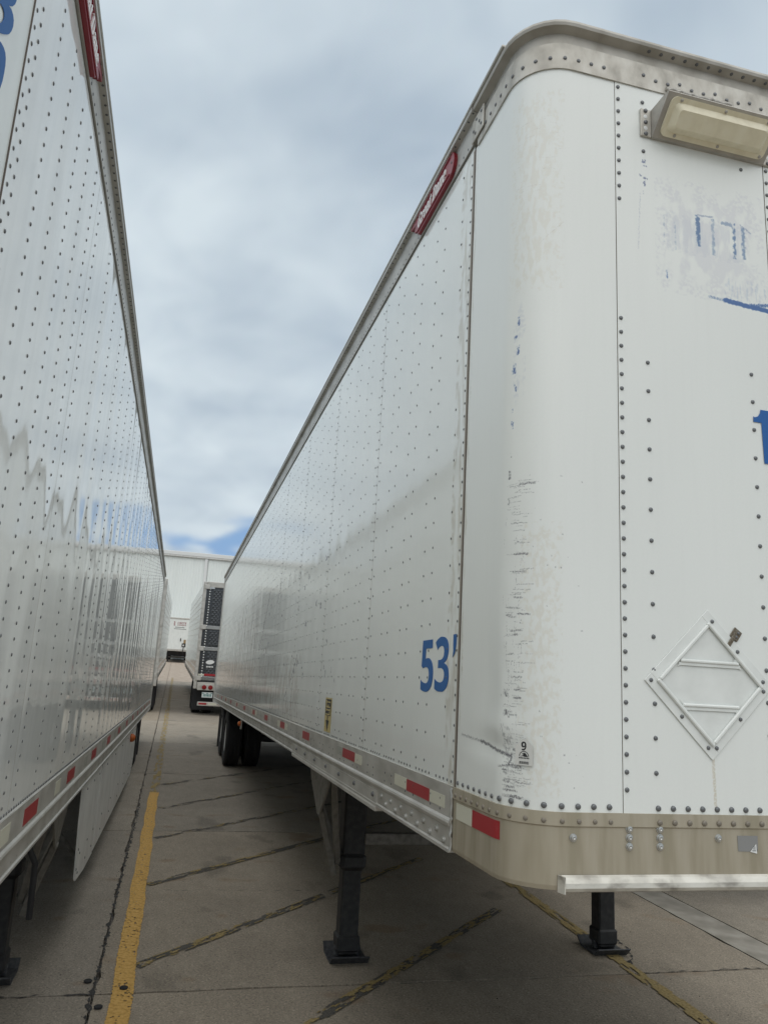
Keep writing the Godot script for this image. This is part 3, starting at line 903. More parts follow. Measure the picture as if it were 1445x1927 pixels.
func box_trailer(d: Dictionary) -> Node3D:
	var main: bool = d.main
	var style: int = d.style
	var t := thing(d.name, d.label, "trailer", d.at, "box trailers parked in the yard")
	t.rotation.y = d.yaw
	var nz := fractal(400 + style * 7, 1.0, 3)
	var rivet := dome(0.0050 if style == 0 else 0.0058, 0.0022 if style == 0 else 0.0028, 8)
	var small: Array = []
	# side sheets
	var pitch: float = 0.317 if style == 0 else 0.41
	var seams := [-0.495]
	var step: float = 1.268 if style == 0 else 1.23
	if style == 0:
		seams.append(-1.83)
	while seams[-1] - step > -LONG + 0.3:
		seams.append(seams[-1] - step)
	seams.append(-LONG)
	for sgn in [-1.0, 1.0]:
		for i in seams.size() - 1:
			var z0: float = seams[i] - 0.0015
			var z1: float = seams[i + 1] + 0.0015
			var nu := maxi(int((z0 - z1) / 0.035), 4)
			var amp: float = 0.0007 if style == 0 else 0.0030
			var f := func(u: float, v: float) -> Vector3:
				var z := lerpf(z0, z1, u)
				var y := lerpf(SKIN_TOP + 0.02, SKIN_LOW - 0.01, v)
				var o := bulge(nz, z, y, sgn, pitch, amp)
				var rim := smoothstep(0.0, 0.04, v) * smoothstep(0.0, 0.04, 1.0 - v) * smoothstep(0.0, 0.06, u) * smoothstep(0.0, 0.06, 1.0 - u)
				return Vector3(sgn * (HALF + o * rim), y, z)
			var ua := (-z0 - 0.495) / (LONG - 0.495)
			var ub := (-z1 - 0.495) / (LONG - 0.495)
			var m: Material = M.side_white
			if main and sgn < 0.0:
				m = M.side_print
			part("side_panel", sheet(nu, 14, f, Vector3(sgn, 0, 0), Vector2(ua, 0), Vector2(ub, 1)), m, t)
		# backing behind the open seams
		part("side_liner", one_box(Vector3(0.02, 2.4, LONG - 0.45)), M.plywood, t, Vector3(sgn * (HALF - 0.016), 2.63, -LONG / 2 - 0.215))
		part("corner_sealant", one_box(Vector3(0.003, 2.4, 0.007), 0.001), M.seam_sealant, t, Vector3(sgn * (HALF + 0.0012), 2.63, -0.4965 if not main else -0.4875))
		var out := facing(Vector3(sgn, 0, 0))
		var rows := []
		if style == 0:
			var z := -0.517
			rows = [[-0.52, 0.05], [-0.617, 0.1]]
			var k := 1
			while true:
				var zz := -0.517 - k * 0.3165
				if zz - 0.2 < -LONG:
					break
				rows.append([zz, 0.1])
				rows.append([zz - 0.106, 0.1])
				k += 1
			for i in range(1, seams.size() - 1):
				rows.append([seams[i] - 0.012, 0.05])
		else:
			rows = [[-0.53, 0.048]]
			var zz := -0.575
			while zz > -LONG + 0.1:
				rows.append([zz, 0.048])
				zz -= 0.205 if zz > -1.7 else 0.41
		for r in rows:
			var y: float = SKIN_LOW + (0.053 if r[1] > 0.06 else 0.045)
			while y < SKIN_TOP - 0.02:
				if rng.randf() > 0.012:
					small.append(Transform3D(out, Vector3(sgn * (HALF + 0.0003 + bulge(nz, r[0], y, sgn, pitch, 0.0007 if style == 0 else 0.0030)), y, r[0] + rng.randf_range(-0.002, 0.002))))
				y += r[1]
		# row along the bottom edge of the sheets, in groups of five
		var zb := -0.53
		var c := 0
		while zb > -LONG + 0.05:
			if c % 6 != 5 or style == 1:
				small.append(Transform3D(out, Vector3(sgn * (HALF + 0.001), SKIN_LOW + 0.014, zb)))
			zb -= 0.04 if style == 0 else 0.042
			c += 1
		# rows on the rail
		zb = -0.62
		c = 0
		var step_y := [1.385, 1.352] if style == 0 else [1.29, 1.262]
		while zb > -LONG + 0.05:
			for yy in step_y:
				small.append(Transform3D(out, Vector3(sgn * (HALF + 0.006), yy, zb)))
			zb -= 0.105 if c % 2 == 0 else 0.212
			c += 1
		if style == 0:
			zb = -1.75
			while zb > -LONG + 0.05:
				small.append(Transform3D(out, Vector3(sgn * (HALF + 0.009), 1.285, zb)))
				small.append(Transform3D(out, Vector3(sgn * (HALF + 0.009), 1.26, zb - 0.02)))
				zb -= 0.105 if c % 2 == 0 else 0.16
				c += 1
		# top rail rivets and those below its lip
		zb = -0.45
		while zb > -LONG + 0.05:
			small.append(Transform3D(out, Vector3(sgn * (HALF + 0.008), 3.875, zb)))
			small.append(Transform3D(facing(Vector3.DOWN), Vector3(sgn * (HALF + 0.022), 3.974, zb - 0.02)))
			zb -= 0.052
	many("rivets", rivet, M.rivet_dull, t, small)
	# rails
	var low_rail := [Vector2(0.006, 1.437), Vector2(0.006, 1.336), Vector2(0.015, 1.330), Vector2(0.018, 1.323), Vector2(0.016, 1.314), Vector2(0.009, 1.308), Vector2(0.008, 1.247), Vector2(0.015, 1.243), Vector2(0.015, 1.233), Vector2(-0.03, 1.233), Vector2(-0.03, 1.437)]
	var top_rail := [Vector2(0.032, 3.996), Vector2(0.034, 3.986), Vector2(0.032, 3.975), Vector2(0.008, 3.972), Vector2(0.008, 3.858), Vector2(-0.03, 3.858), Vector2(-0.03, 3.996)]
	for sgn in [-1.0, 1.0]:
		var path := [Vector4(sgn * HALF, -0.50, sgn, 0), Vector4(sgn * HALF, -LONG, sgn, 0)]
		var st := begin()
		sweep(st, low_rail, path)
		part("bottom_rail", st.commit(), M.aluminium, t)
		st = begin()
		sweep(st, top_rail, [Vector4(sgn * HALF, -0.46, sgn, 0), Vector4(sgn * HALF, -LONG, sgn, 0)])
		part("top_rail", st.commit(), M.aluminium, t)
		part("roof_flange", one_box(Vector3(0.05, 0.012, LONG - 0.2), 0.003), M.aluminium, t, Vector3(sgn * (HALF + 0.012), 4.003, -LONG / 2 - 0.05))
	var apron := [Vector2(0.007, 1.437), Vector2(0.008, 1.402), Vector2(0.004, 1.398), Vector2(0.004, 1.25), Vector2(0.001, 1.238), Vector2(-0.03, 1.236), Vector2(-0.03, 1.437)]
	var nose := nose_path(-0.492)
	var st2 := begin()
	sweep(st2, apron, nose)
	part("nose_apron", st2.commit(), M.apron_metal, t)
	st2 = begin()
	sweep(st2, [Vector2(0.006, 3.922), Vector2(0.006, 3.822), Vector2(-0.02, 3.822), Vector2(-0.02, 3.922)], nose_path(-0.455))
	part("nose_band", st2.commit(), M.band_metal, t)
	st2 = begin()
	sweep(st2, [Vector2(-0.002, 3.966), Vector2(-0.002, 3.924), Vector2(-0.03, 3.924), Vector2(-0.03, 3.966)], nose_path(-0.455))
	part("nose_cap", st2.commit(), M.cap_metal, t)
	st2 = begin()
	sweep(st2, [Vector2(0.028, 3.996), Vector2(0.030, 3.986), Vector2(0.027, 3.976), Vector2(-0.002, 3.966), Vector2(-0.03, 3.966), Vector2(-0.03, 3.996)], nose_path(-0.455))
	part("cap_lip", st2.commit(), M.cap_metal, t)
	# roof and floor
	var plan := PackedVector2Array()
	for p in nose_path(-LONG):
		plan.append(Vector2(p.x * 0.985, p.y))
	st2 = begin()
	plate(st2, plan, Vector3(0, 3.975, -0.02), Vector3.RIGHT, Vector3.BACK, Vector3.UP, 0.035)
	part("roof", st2.commit(), M.roof_white, t)
	part("floor", one_box(Vector3(HALF * 2 - 0.08, 0.1, LONG - 0.4)), M.wood_floor, t, Vector3(0, 1.32, -LONG / 2 - 0.1))
	for i in 40:
		part("crossmember", one_box(Vector3(HALF * 2 - 0.1, 0.07, 0.05), 0.004), M.bracket_paint, t, Vector3(0, 1.24, -0.5 - i * 0.39))
	# nose skin: two corner sheets, and flat sheets between
	for sgn in [-1.0, 1.0]:
		var total := 0.495 - ROUND + PI / 2 * ROUND + 0.158
		var f := func(u: float, v: float) -> Vector3:
			var s := total * u
			var y := lerpf(SKIN_TOP, SKIN_LOW - 0.004, v)
			var c := corner_at(s, sgn)
			var o := 0.0004 * nz.get_noise_2d(s * 5.0, y * 2.0)
			if main and sgn < 0.0:
				# the corner has been bumped: creases and dents in the sheet
				var near := exp(-pow((s - 0.41) / 0.055, 2.0)) * smoothstep(2.55, 1.9, y)
				o += near * (0.0035 * nz.get_noise_2d(s * 16.0, y * 7.0) - 0.003)
				var fold := y - (1.588 + 0.05 * (0.36 - s))
				o += -0.008 * exp(-pow(fold / 0.03, 2.0)) * smoothstep(0.03, 0.3, s) * smoothstep(0.5, 0.38, s)
				o += 0.005 * exp(-pow((fold - 0.06) / 0.035, 2.0)) * smoothstep(0.2, 0.38, s) * smoothstep(0.48, 0.40, s)
				o -= 0.006 * exp(-pow((s - 0.27) / 0.09, 2.0)) * exp(-pow((y - 1.75) / 0.16, 2.0))
			return c[0] + c[1] * o + Vector3.UP * y
		part("corner_panel", sheet(40, 110 if main else 20, f, Vector3(sgn, 0, 1)), M.corner_print if main and sgn < 0.0 else M.nose_white, t)
	var cuts := [-0.977, -0.39, 0.39, 0.977]
	for i in 3:
		var x0: float = cuts[i] + 0.0015
		var x1: float = cuts[i + 1] - 0.0015
		var f := func(u: float, v: float) -> Vector3:
			var y := lerpf(SKIN_TOP, SKIN_LOW - 0.004, v)
			var x := lerpf(x0, x1, u)
			return Vector3(x, y, 0.0015 + 0.0007 * nz.get_noise_2d(x * 2.0 + 70.0, y * 1.1))
		part("front_panel", sheet(16, 50, f, Vector3.BACK), M.front_print if main and i == 0 else M.nose_white, t)
	part("front_liner", one_box(Vector3(2.0, 2.4, 0.01)), M.plywood, t, Vector3(0, 2.63, -0.010))
	part("rear_door", one_box(Vector3(HALF * 2 - 0.06, 2.6, 0.05), 0.005), M.white_plain, t, Vector3(0, 2.65, -LONG + 0.03))
	var rear := begin()
	for sgn in [-1.0, 1.0]:
		box(rear, Vector3(sgn * (HALF - 0.045), 2.6, -LONG - 0.03), Vector3(0.12, 2.78, 0.06), 0.005)
	box(rear, Vector3(0, 3.93, -LONG - 0.03), Vector3(HALF * 2 - 0.2, 0.12, 0.06), 0.005)
	box(rear, Vector3(0, 1.27, -LONG - 0.03), Vector3(HALF * 2 - 0.2, 0.12, 0.06), 0.005)
	part("rear_frame", rear.commit(), M.aluminium, t)
	landing_gear(t, d.foot_z, gy(d.at.z + d.foot_z) - d.at.y)
	wheels(t, d.axles, d.at)
	return t

func landing_gear(t: Node3D, fz: float, fy: float) -> void:
	var g := holder("landing_gear", t, Vector3(0, 0, fz))
	for sgn in [-1.0, 1.0]:
		var x: float = sgn * 0.94
		var st := begin()
		box(st, Vector3(x, (fy + 0.64 + 1.19) / 2, 0), Vector3(0.155, 1.19 - fy - 0.64, 0.155), 0.012)
		box(st, Vector3(x, fy + 0.60, 0), Vector3(0.18, 0.12, 0.18), 0.03)
		box(st, Vector3(x, fy + 0.33, 0), Vector3(0.125, 0.6, 0.125), 0.010)
		box(st, Vector3(x, fy + 0.10, 0), Vector3(0.15, 0.10, 0.15), 0.012)
		part("leg", st.commit(), M.gear_paint, g)
		# foot: a plate turned up at two edges
		st = begin()
		sweep(st, [Vector2(0.15, 0.055), Vector2(0.157, 0.05), Vector2(0.105, 0.0), Vector2(-0.105, 0.0), Vector2(-0.157, 0.05), Vector2(-0.15, 0.055), Vector2(-0.10, 0.014), Vector2(0.10, 0.014)], [Vector4(-0.125, 0, 0, 1), Vector4(0.125, 0, 0, 1)])
		box(st, Vector3(0, 0.045, 0), Vector3(0.16, 0.06, 0.05), 0.006)
		part("foot", st.commit(), M.foot_steel, g, Vector3(x, fy + 0.001, 0.0), Basis(Vector3.RIGHT, atan(0.035)))
		# wing bracket: plate under the rail and two channels down to the leg
		st = begin()
		var xo: float = sgn * 1.22
		plate(st, PackedVector2Array([Vector2(-0.22, 1.225), Vector2(0.60, 1.225), Vector2(0.50, 1.13), Vector2(0.26, 0.92), Vector2(0.20, 0.92), Vector2(-0.10, 1.10)]), Vector3(xo - 0.01, 0, 0), Vector3.BACK, Vector3.UP, Vector3.RIGHT, 0.012)
		part("gusset", st.commit(), M.bracket_paint, g)
		for e in [[Vector3(sgn * 1.20, 1.08, -0.14), Vector3(sgn * 1.03, 0.60, 0.0), 0.03], [Vector3(sgn * 1.20, 1.20, 0.50), Vector3(sgn * 1.04, 0.60, 0.02), 0.075], [Vector3(sgn * 1.215, 0.95, 0.23), Vector3(sgn * 1.06, 0.52, 0.03), 0.045]]:
			st = begin()
			var a: Vector3 = e[0]
			var b: Vector3 = e[1]
			var dir := (b - a).normalized()
			var side := dir.cross(Vector3.RIGHT).normalized()
			box(st, (a + b) / 2, Vector3(0.04, a.distance_to(b), e[2]), 0.006, Basis(side.cross(dir).normalized(), dir, side))
			part("brace", st.commit(), M.bracket_paint, g)
	var bar := begin()
	box(bar, Vector3(0, 0.745, 0.06), Vector3(1.74, 0.075, 0.05), 0.006)
	part("crossbar", bar.commit(), M.bracket_paint, g)
	bar = begin()
	tube(bar, [Vector3(-0.85, 1.2, 0.95), Vector3(-0.5, 1.0, 0.5), Vector3(0.0, 0.74, 0.05)], 0.02, 8)
	tube(bar, [Vector3(0.85, 1.2, 0.95), Vector3(0.5, 1.0, 0.5), Vector3(0.0, 0.74, 0.05)], 0.02, 8)
	part("stay", bar.commit(), M.gear_paint, g)

func tyre_mesh(r: float, w: float) -> ArrayMesh:
	var st := begin()
	var h := w / 2
	lathe(st, [Vector2(r * 0.55, -h * 0.75), Vector2(r * 0.62, -h * 0.98), Vector2(r * 0.85, -h), Vector2(r * 0.95, -h * 0.93), Vector2(r, -h * 0.80), Vector2(r, -h * 0.52), Vector2(r * 0.975, -h * 0.5), Vector2(r * 0.975, -h * 0.44), Vector2(r, -h * 0.42), Vector2(r, -h * 0.06), Vector2(r * 0.975, -h * 0.05), Vector2(r * 0.975, h * 0.05), Vector2(r, h * 0.06), Vector2(r, h * 0.42), Vector2(r * 0.975, h * 0.44), Vector2(r * 0.975, h * 0.5), Vector2(r, h * 0.52), Vector2(r, h * 0.80), Vector2(r * 0.95, h * 0.93), Vector2(r * 0.85, h), Vector2(r * 0.62, h * 0.98), Vector2(r * 0.55, h * 0.75)], Vector3.ZERO, Vector3.RIGHT, 40)
	return st.commit()

func rim_mesh(r: float, w: float) -> ArrayMesh:
	var st := begin()
	var h := w / 2
	lathe(st, [Vector2(0.001, h * 0.2), Vector2(r * 0.18, h * 0.2), Vector2(r * 0.2, h * 0.0), Vector2(r * 0.36, -h * 0.1), Vector2(r * 0.42, h * 0.3), Vector2(r * 0.52, h * 0.8), Vector2(r * 0.575, h * 0.84), Vector2(r * 0.575, -h * 0.84), Vector2(r * 0.4, -h * 0.5), Vector2(0.001, -h * 0.5)], Vector3.ZERO, Vector3.RIGHT, 32)
	return st.commit()

func wheels(t: Node3D, axles: Array, at: Vector3, r := 0.462) -> void:
	var ty := tyre_mesh(r, 0.262)
	var rm := rim_mesh(r, 0.262)
	var bogie := begin()
	var mid := 0.0
	var low := 9.0
	for az in axles:
		var g := gy(at.z + az) - at.y
		mid += az / axles.size()
		low = minf(low, g)
		for sgn in [-1.0, 1.0]:
			for k in 2:
				var wh := holder("wheel", t, Vector3(sgn * (HALF - 0.165 - k * 0.33), g + r + 0.001, az))
				wh.basis = Basis(Vector3.UP, 0.0 if sgn > 0.0 else PI)
				part("tyre", ty, M.rubber, wh)
				part("rim", rm, M.rim_white, wh)
		box(bogie, Vector3(0, g + r, az), Vector3(1.5, 0.12, 0.12), 0.03)
	for sgn in [-1.0, 1.0]:
		box(bogie, Vector3(sgn * 0.45, 1.12, mid), Vector3(0.1, 0.16, 2.9), 0.01)
		for dz in [-1.2, 0.0, 1.2]:
			box(bogie, Vector3(sgn * 0.45, 0.92, mid + dz), Vector3(0.09, 0.3, 0.18), 0.01)
	box(bogie, Vector3(0, 1.10, mid + 1.4), Vector3(2.1, 0.12, 0.1), 0.01)
	part("running_gear", bogie.commit(), M.black_steel, t)
	# mud flaps and rear guard
	for sgn in [-1.0, 1.0]:
		part("mud_flap", one_box(Vector3(0.6, 0.62, 0.012)), M.rubber, t, Vector3(sgn * (HALF - 0.33), low + 0.46, axles[-1] - 0.62))

# ---------------------------------------------------------------- right trailer: print, badge, lamp, placard
func rivet_part(t: Node3D, mesh: Mesh, m: Material, at: Vector3, n: Vector3) -> void:
	part("rivet", mesh, m, t, at, facing(n))

func badge(t: Node3D, sgn: float) -> void:
	# the nose end is rounded; fins run out towards the tail
	var b := holder("maker_badge", t, Vector3(sgn * (HALF + 0.008), 3.925, -1.0))
	var n := Vector3(sgn, 0, 0)
	var st := begin()
	var o := PackedVector2Array([Vector2(-0.315, 0.03), Vector2(-0.32, 0.045), Vector2(-0.31, 0.05), Vector2(0.25, 0.056)])
	for i in 7:
		var a := PI / 2 - PI * i / 6.0
		o.append(Vector2(0.262 + 0.056 * cos(a), 0.056 * sin(a)))
	for p in [Vector2(0.25, -0.056), Vector2(-0.19, -0.058), Vector2(-0.205, -0.035), Vector2(-0.19, -0.028), Vector2(-0.245, -0.02), Vector2(-0.25, -0.002), Vector2(-0.235, 0.003), Vector2(-0.225, 0.014)]:
		o.append(p)
	plate(st, o, Vector3.ZERO, Vector3.BACK, Vector3.UP, n, 0.016)
	part("badge_plate", st.commit(), M.badge_red, b)
	st = begin()
	for y in [-0.040, 0.040]:
		box(st, Vector3(sgn * 0.017, y, 0.03), Vector3(0.008, 0.008, 0.46), 0.002)
	part("badge_rim", st.commit(), M.badge_red, b)
	write_on("badge_lettering", "Great Dane", M.badge_white, b, Vector3(sgn * 0.018, -0.002, 0.02), n, 0.40, 0.066, "Droid Serif", true, 0.28, 0.006)
	rivet_part(b, dome(0.006, 0.003), M.rivet_dull, Vector3(sgn * 0.016, 0.0, 0.285), n)

func tape(t: Node3D, sgn: float, z0: float, z1: float, y0: float, y1: float, m: Material, out := 0.0068) -> void:
	part("reflective_tape", one_box(Vector3(0.0012, y1 - y0, z0 - z1), 0.0), m, t, Vector3(sgn * (HALF + out), (y0 + y1) / 2, (z0 + z1) / 2))

func right_trailer_details(t: Node3D) -> void:
	# local coordinates: x = world x - 2.23, z = world z + 2.075
	var n := Vector3(-1, 0, 0)
	var fz := Vector3.BACK
	write_on("number_decal", "53", M.blue_print, t, Vector3(-HALF - 0.001, 1.835, -0.755), n, 0.325, 0.20, "Droid Sans", true, 0.0, 0.0012)
	var ap := begin()
	plate(ap, PackedVector2Array([Vector2(-0.553, 1.937), Vector2(-0.52, 1.937), Vector2(-0.523, 1.90), Vector2(-0.535, 1.872), Vector2(-0.556, 1.858), Vector2(-0.55, 1.88), Vector2(-0.553, 1.90)]), Vector3(-HALF - 0.001, 0, 0), Vector3.BACK, Vector3.UP, n, 0.0012)
	part("foot_mark_decal", ap.commit(), M.blue_print, t)
	# lift decal: yellow sheet, black panel with the word running down, arrow
	part("lift_decal", one_box(Vector3(0.001, 0.20, 0.20), 0.0), M.decal_yellow, t, Vector3(-HALF - 0.0014, 1.563, -2.765))
	var lf := begin()
	box(lf, Vector3(-HALF - 0.0022, 1.606, -2.765), Vector3(0.001, 0.096, 0.165))
	plate(lf, PackedVector2Array([Vector2(-0.012, 0.048), Vector2(0.012, 0.048), Vector2(0.012, 0.022), Vector2(0.05, 0.022), Vector2(0.0, -0.042), Vector2(-0.05, 0.022), Vector2(-0.012, 0.022)]), Vector3(-HALF - 0.0018, 1.508, -2.77), Vector3.BACK, Vector3.UP, n, 0.001)
	part("lift_decal_print", lf.commit(), M.black_print, t)
	var lw := lettering("LIFT", 1.0, 1.0, "Droid Sans", true)
	var bb := lw.get_aabb()
	var sx := 0.088 / bb.size.x
	var sy := 0.13 / bb.size.y
	var bs := Basis(Vector3.UP * sx, Vector3(0, 0, -1) * sy, Vector3(-1, 0, 0) * 0.001)
	part("lift_word", lw, M.decal_yellow, t, Vector3(-HALF - 0.003, 1.606, -2.765) - bs * Vector3(bb.get_center().x, bb.get_center().y, 0), bs)
	# reflective tape along the rail
	tape(t, -1, -0.572, -0.735, 1.358, 1.398, M.white_tape)
	tape(t, -1, -0.737, -1.025, 1.356, 1.399, M.red_tape)
	tape(t, -1, -1.027, -1.20, 1.358, 1.400, M.white_tape)
	tape(t, -1, -1.80, -1.95, 1.368, 1.412, M.white_tape)
	tape(t, -1, -1.955, -2.25, 1.368, 1.414, M.red_tape)
	tape(t, -1, -2.255, -2.40, 1.37, 1.414, M.faded_tape)
	var z := -3.35
	for i in 10:
		tape(t, -1, z, z - 0.28, 1.365, 1.415, M.red_tape)
		if i % 2 == 1:
			tape(t, -1, z + 0.17, z + 0.005, 1.365, 1.415, M.white_tape)
			tape(t, -1, z - 0.285, z - 0.45, 1.365, 1.415, M.white_tape)
		z -= 1.22
	badge(t, -1.0)
	# doubler under the rail at the landing gear
	var st := begin()
	sweep(st, [Vector2(0.0125, 1.296), Vector2(0.0135, 1.236), Vector2(0.018, 1.226), Vector2(0.018, 1.212), Vector2(-0.02, 1.212), Vector2(-0.02, 1.296)], [Vector4(-HALF, -1.46, -1, 0), Vector4(-HALF, -4.0, -1, 0)])
	part("rail_doubler", st.commit(), M.aluminium, t)
	var bolt := hexbolt(0.009, 0.008)
	for i in 12:
		part("bolt", bolt, M.rivet_bright, t, Vector3(-HALF - 0.008, 1.262 if i % 2 == 0 else 1.285, -0.56 - i * 0.075), facing(n))
	for i in 7:
		part("bolt", bolt, M.rivet_dull, t, Vector3(-HALF - 0.0128, 1.275, -1.52 - i * 0.38), facing(n))
	# weld where rail meets apron
	st = begin()
	var bead := []
	for i in 26:
		bead.append(Vector3(-HALF - 0.008 + rng.randf_range(-0.003, 0.002), 1.432 - i * 0.0078, -0.496 + rng.randf_range(-0.002, 0.002)))
	tube(st, bead, 0.0055, 8)
	part("weld_bead", st.commit(), M.rivet_bright, t)
	part("corner_joint", one_box(Vector3(0.004, 2.4, 0.016), 0.001), M.seam_putty, t, Vector3(-HALF - 0.0005, 2.63, -0.497))
	# splice plates where the top rail meets the nose band
	part("splice_plate", one_box(Vector3(0.006, 0.10, 0.12), 0.002), M.band_metal, t, Vector3(-HALF - 0.011, 3.905, -0.44))
	var sm_ := dome(0.0066, 0.004)
	for a in [Vector2(3.935, -0.40), Vector2(3.935, -0.45), Vector2(3.905, -0.42), Vector2(3.88, -0.40), Vector2(3.88, -0.46), Vector2(3.90, -0.48)]:
		rivet_part(t, sm_, M.rivet_grey, Vector3(-HALF - 0.014, a.x, a.y), n)
	# rivets round the nose
	var med := dome(0.0072, 0.0045)
	var large := dome(0.0085, 0.006, 10)
	var apex := 0.495 - ROUND
	var s := 0.03
	while s < 0.74:
		var c := corner_at(s, -1.0)
		rivet_part(t, large if s > apex else med, M.rivet_grey, c[0] + c[1] * 0.001 + Vector3.UP * 1.452, c[1])
		rivet_part(t, med, M.rivet_apron, c[0] + c[1] * 0.0075 + Vector3.UP * 1.414, c[1])
		if s > 0.1:
			rivet_part(t, med, M.rivet_grey, c[0] + c[1] * 0.006 + Vector3.UP * 3.862, c[1])
		s += 0.048
	var x := -0.866
	while x < 0.40:
		rivet_part(t, large, M.rivet_grey, Vector3(x, 1.451, 0.002), fz)
		rivet_part(t, large, M.rivet_apron, Vector3(x, 1.414, 0.0075), fz)
		rivet_part(t, med, M.rivet_grey, Vector3(x, 3.862 + (0.012 if int(x * 21.0) % 3 == 0 else 0.0), 0.006), fz)
		rivet_part(t, sm_, M.rivet_dull, Vector3(x + 0.02, 3.9715, 0.013), Vector3(0, -0.945, 0.326))
		x += 0.048
	var y := 1.499
	while y < 3.82:
		if not (y > 2.95 and y < 3.35):
			rivet_part(t, med, M.rivet_grey, Vector3(-0.964, y, 0.002), fz)
			rivet_part(t, med, M.rivet_grey, Vector3(-0.378, y, 0.002), fz)
		y += 0.048
	y = 1.546
	while y < 3.78:
		if y < 2.86 or y > 3.5:
			rivet_part(t, med, M.rivet_grey, Vector3(-0.87, y, 0.002), fz)
			if absf(y - 1.81) > 0.0:
				rivet_part(t, med, M.rivet_grey, Vector3(-0.482, y + 0.02, 0.002), fz)
		y += 0.0965
	var big := hexbolt(0.0085, 0.007)
	for p in [Vector2(-1.152 + 0.02, 1.372), Vector2(-0.961, 1.396), Vector2(-0.961, 1.373), Vector2(-0.961, 1.350), Vector2(-0.865, 1.396), Vector2(-0.865, 1.373), Vector2(-0.865, 1.350), Vector2(-0.676, 1.374), Vector2(-0.30, 1.374)]:
		part("bolt", big, M.rivet_bright, t, Vector3(p.x, p.y, 0.004), facing(fz))
	# tape round the apron corner
	for e in [[0.035, 0.175, M.white_tape], [0.177, 0.375, M.red_tape]]:
		st = begin()
		var pth := []
		for i in 13:
			var c := corner_at(lerpf(e[0], e[1], i / 12.0), -1.0)
			pth.append(Vector4(c[0].x, c[0].z, c[1].x, c[1].z))
		sweep(st, [Vector2(0.0058, 1.392), Vector2(0.0058, 1.343), Vector2(0.0042, 1.343), Vector2(0.0042, 1.392)], pth)
		part("reflective_tape", st.commit(), e[2], t)
	# bumper lip under the apron
	st = begin()
	var lip := [Vector2(0.006, 1.278), Vector2(0.013, 1.273), Vector2(0.022, 1.260), Vector2(0.024, 1.248), Vector2(0.018, 1.239), Vector2(0.004, 1.234)]
	var path := []
	for i in 31:
		var xx := lerpf(-1.168, 1.168, i / 30.0)
		path.append(Vector4(xx, 0.004 * sin(xx * 3.0) * 0.5, 0, 1))
	sweep(st, lip, path)
	part("bumper_lip", st.commit(), M.lip_metal, t)
	part("bumper_lip_end", one_box(Vector3(0.004, 0.044, 0.03), 0.001), M.lip_metal, t, Vector3(-1.171, 1.256, 0.015), Basis(Vector3.UP, 0.25))
	# stickers
	st = begin()
	plate(st, PackedVector2Array([Vector2(-0.026, -0.036), Vector2(0.026, -0.036), Vector2(0.025, 0.018), Vector2(0.006, 0.036), Vector2(-0.004, 0.036), Vector2(-0.026, 0.016)]), Vector3.ZERO, Vector3.RIGHT, Vector3.UP, Vector3.BACK, 0.0008)
	var c9 := corner_at(0.455, -1.0)
	var tag := holder("inspection_sticker", t, c9[0] + c9[1] * 0.0045 + Vector3.UP * 1.588)
	tag.basis = facing(c9[1])
	part("sticker_sheet", st.commit(), M.sticker_paper, tag)
	write_on("sticker_number", "9", M.black_print, tag, Vector3(-0.001, 0.016, 0.001), Vector3.BACK, 0.015, 0.024, "Droid Sans", true, 0.0, 0.0006)
	st = begin()
	var arc := PackedVector2Array()
	for i in 13:
		var a := PI * i / 12.0
		arc.append(Vector2(cos(a) * 0.0145, sin(a) * 0.0145))
	for i in 13:
		var a := PI * (12 - i) / 12.0
		arc.append(Vector2(cos(a) * 0.013, sin(a) * 0.013))
	plate(st, arc, Vector3(0, -0.012, 0.001), Vector3.RIGHT, Vector3.UP, Vector3.BACK, 0.0005)
	plate(st, PackedVector2Array([Vector2(-0.012, -0.001), Vector2(-0.004, 0.001), Vector2(0.002, -0.001), Vector2(0.012, -0.001), Vector2(0.006, 0.007), Vector2(0.002, 0.010), Vector2(-0.006, 0.007), Vector2(-0.001, 0.004)]), Vector3(0, -0.012, 0.001), Vector3.RIGHT, Vector3.UP, Vector3.BACK, 0.0005)
	for i in 7:
		box(st, Vector3(-0.0135 + i * 0.0045, -0.0165, 0.0012), Vector3(0.003, 0.0032, 0.0006))
	for i in 13:
		box(st, Vector3(-0.0135 + i * 0.00225, -0.029, 0.0012), Vector3(0.0009 + 0.0006 * (i % 3 % 2), 0.007, 0.0006))
	part("sticker_print", st.commit(), M.black_print, tag)
	var torn := holder("torn_sticker", t, Vector3(-0.578, 1.357, 0.0045))
	st = begin()
	plate(st, PackedVector2Array([Vector2(-0.034, 0.024), Vector2(0.034, 0.024), Vector2(0.033, -0.02), Vector2(0.026, -0.001), Vector2(0.004, -0.019), Vector2(-0.033, -0.018)]), Vector3.ZERO, Vector3.RIGHT, Vector3.UP, Vector3.BACK, 0.0008)
	part("sticker_sheet", st.commit(), M.grey_sticker, torn)
	st = begin()
	plate(st, PackedVector2Array([Vector2(0.006, -0.019), Vector2(0.029, -0.024), Vector2(0.027, 0.002)]), Vector3(0, 0, 0.0012), Vector3.RIGHT, Vector3.UP, Vector3.BACK, 0.0006)
	part("sticker_core", st.commit(), M.white_plain, torn)
	st = begin()
	for i in 3:
		box(st, Vector3(0.021 - i * 0.001, -0.006 - i * 0.005, 0.0021), Vector3(0.006 + i * 0.003, 0.0015, 0.0005))
	part("sticker_print", st.commit(), M.black_print, torn)
	# number painted on the nose; the picture ends inside it
	st = begin()
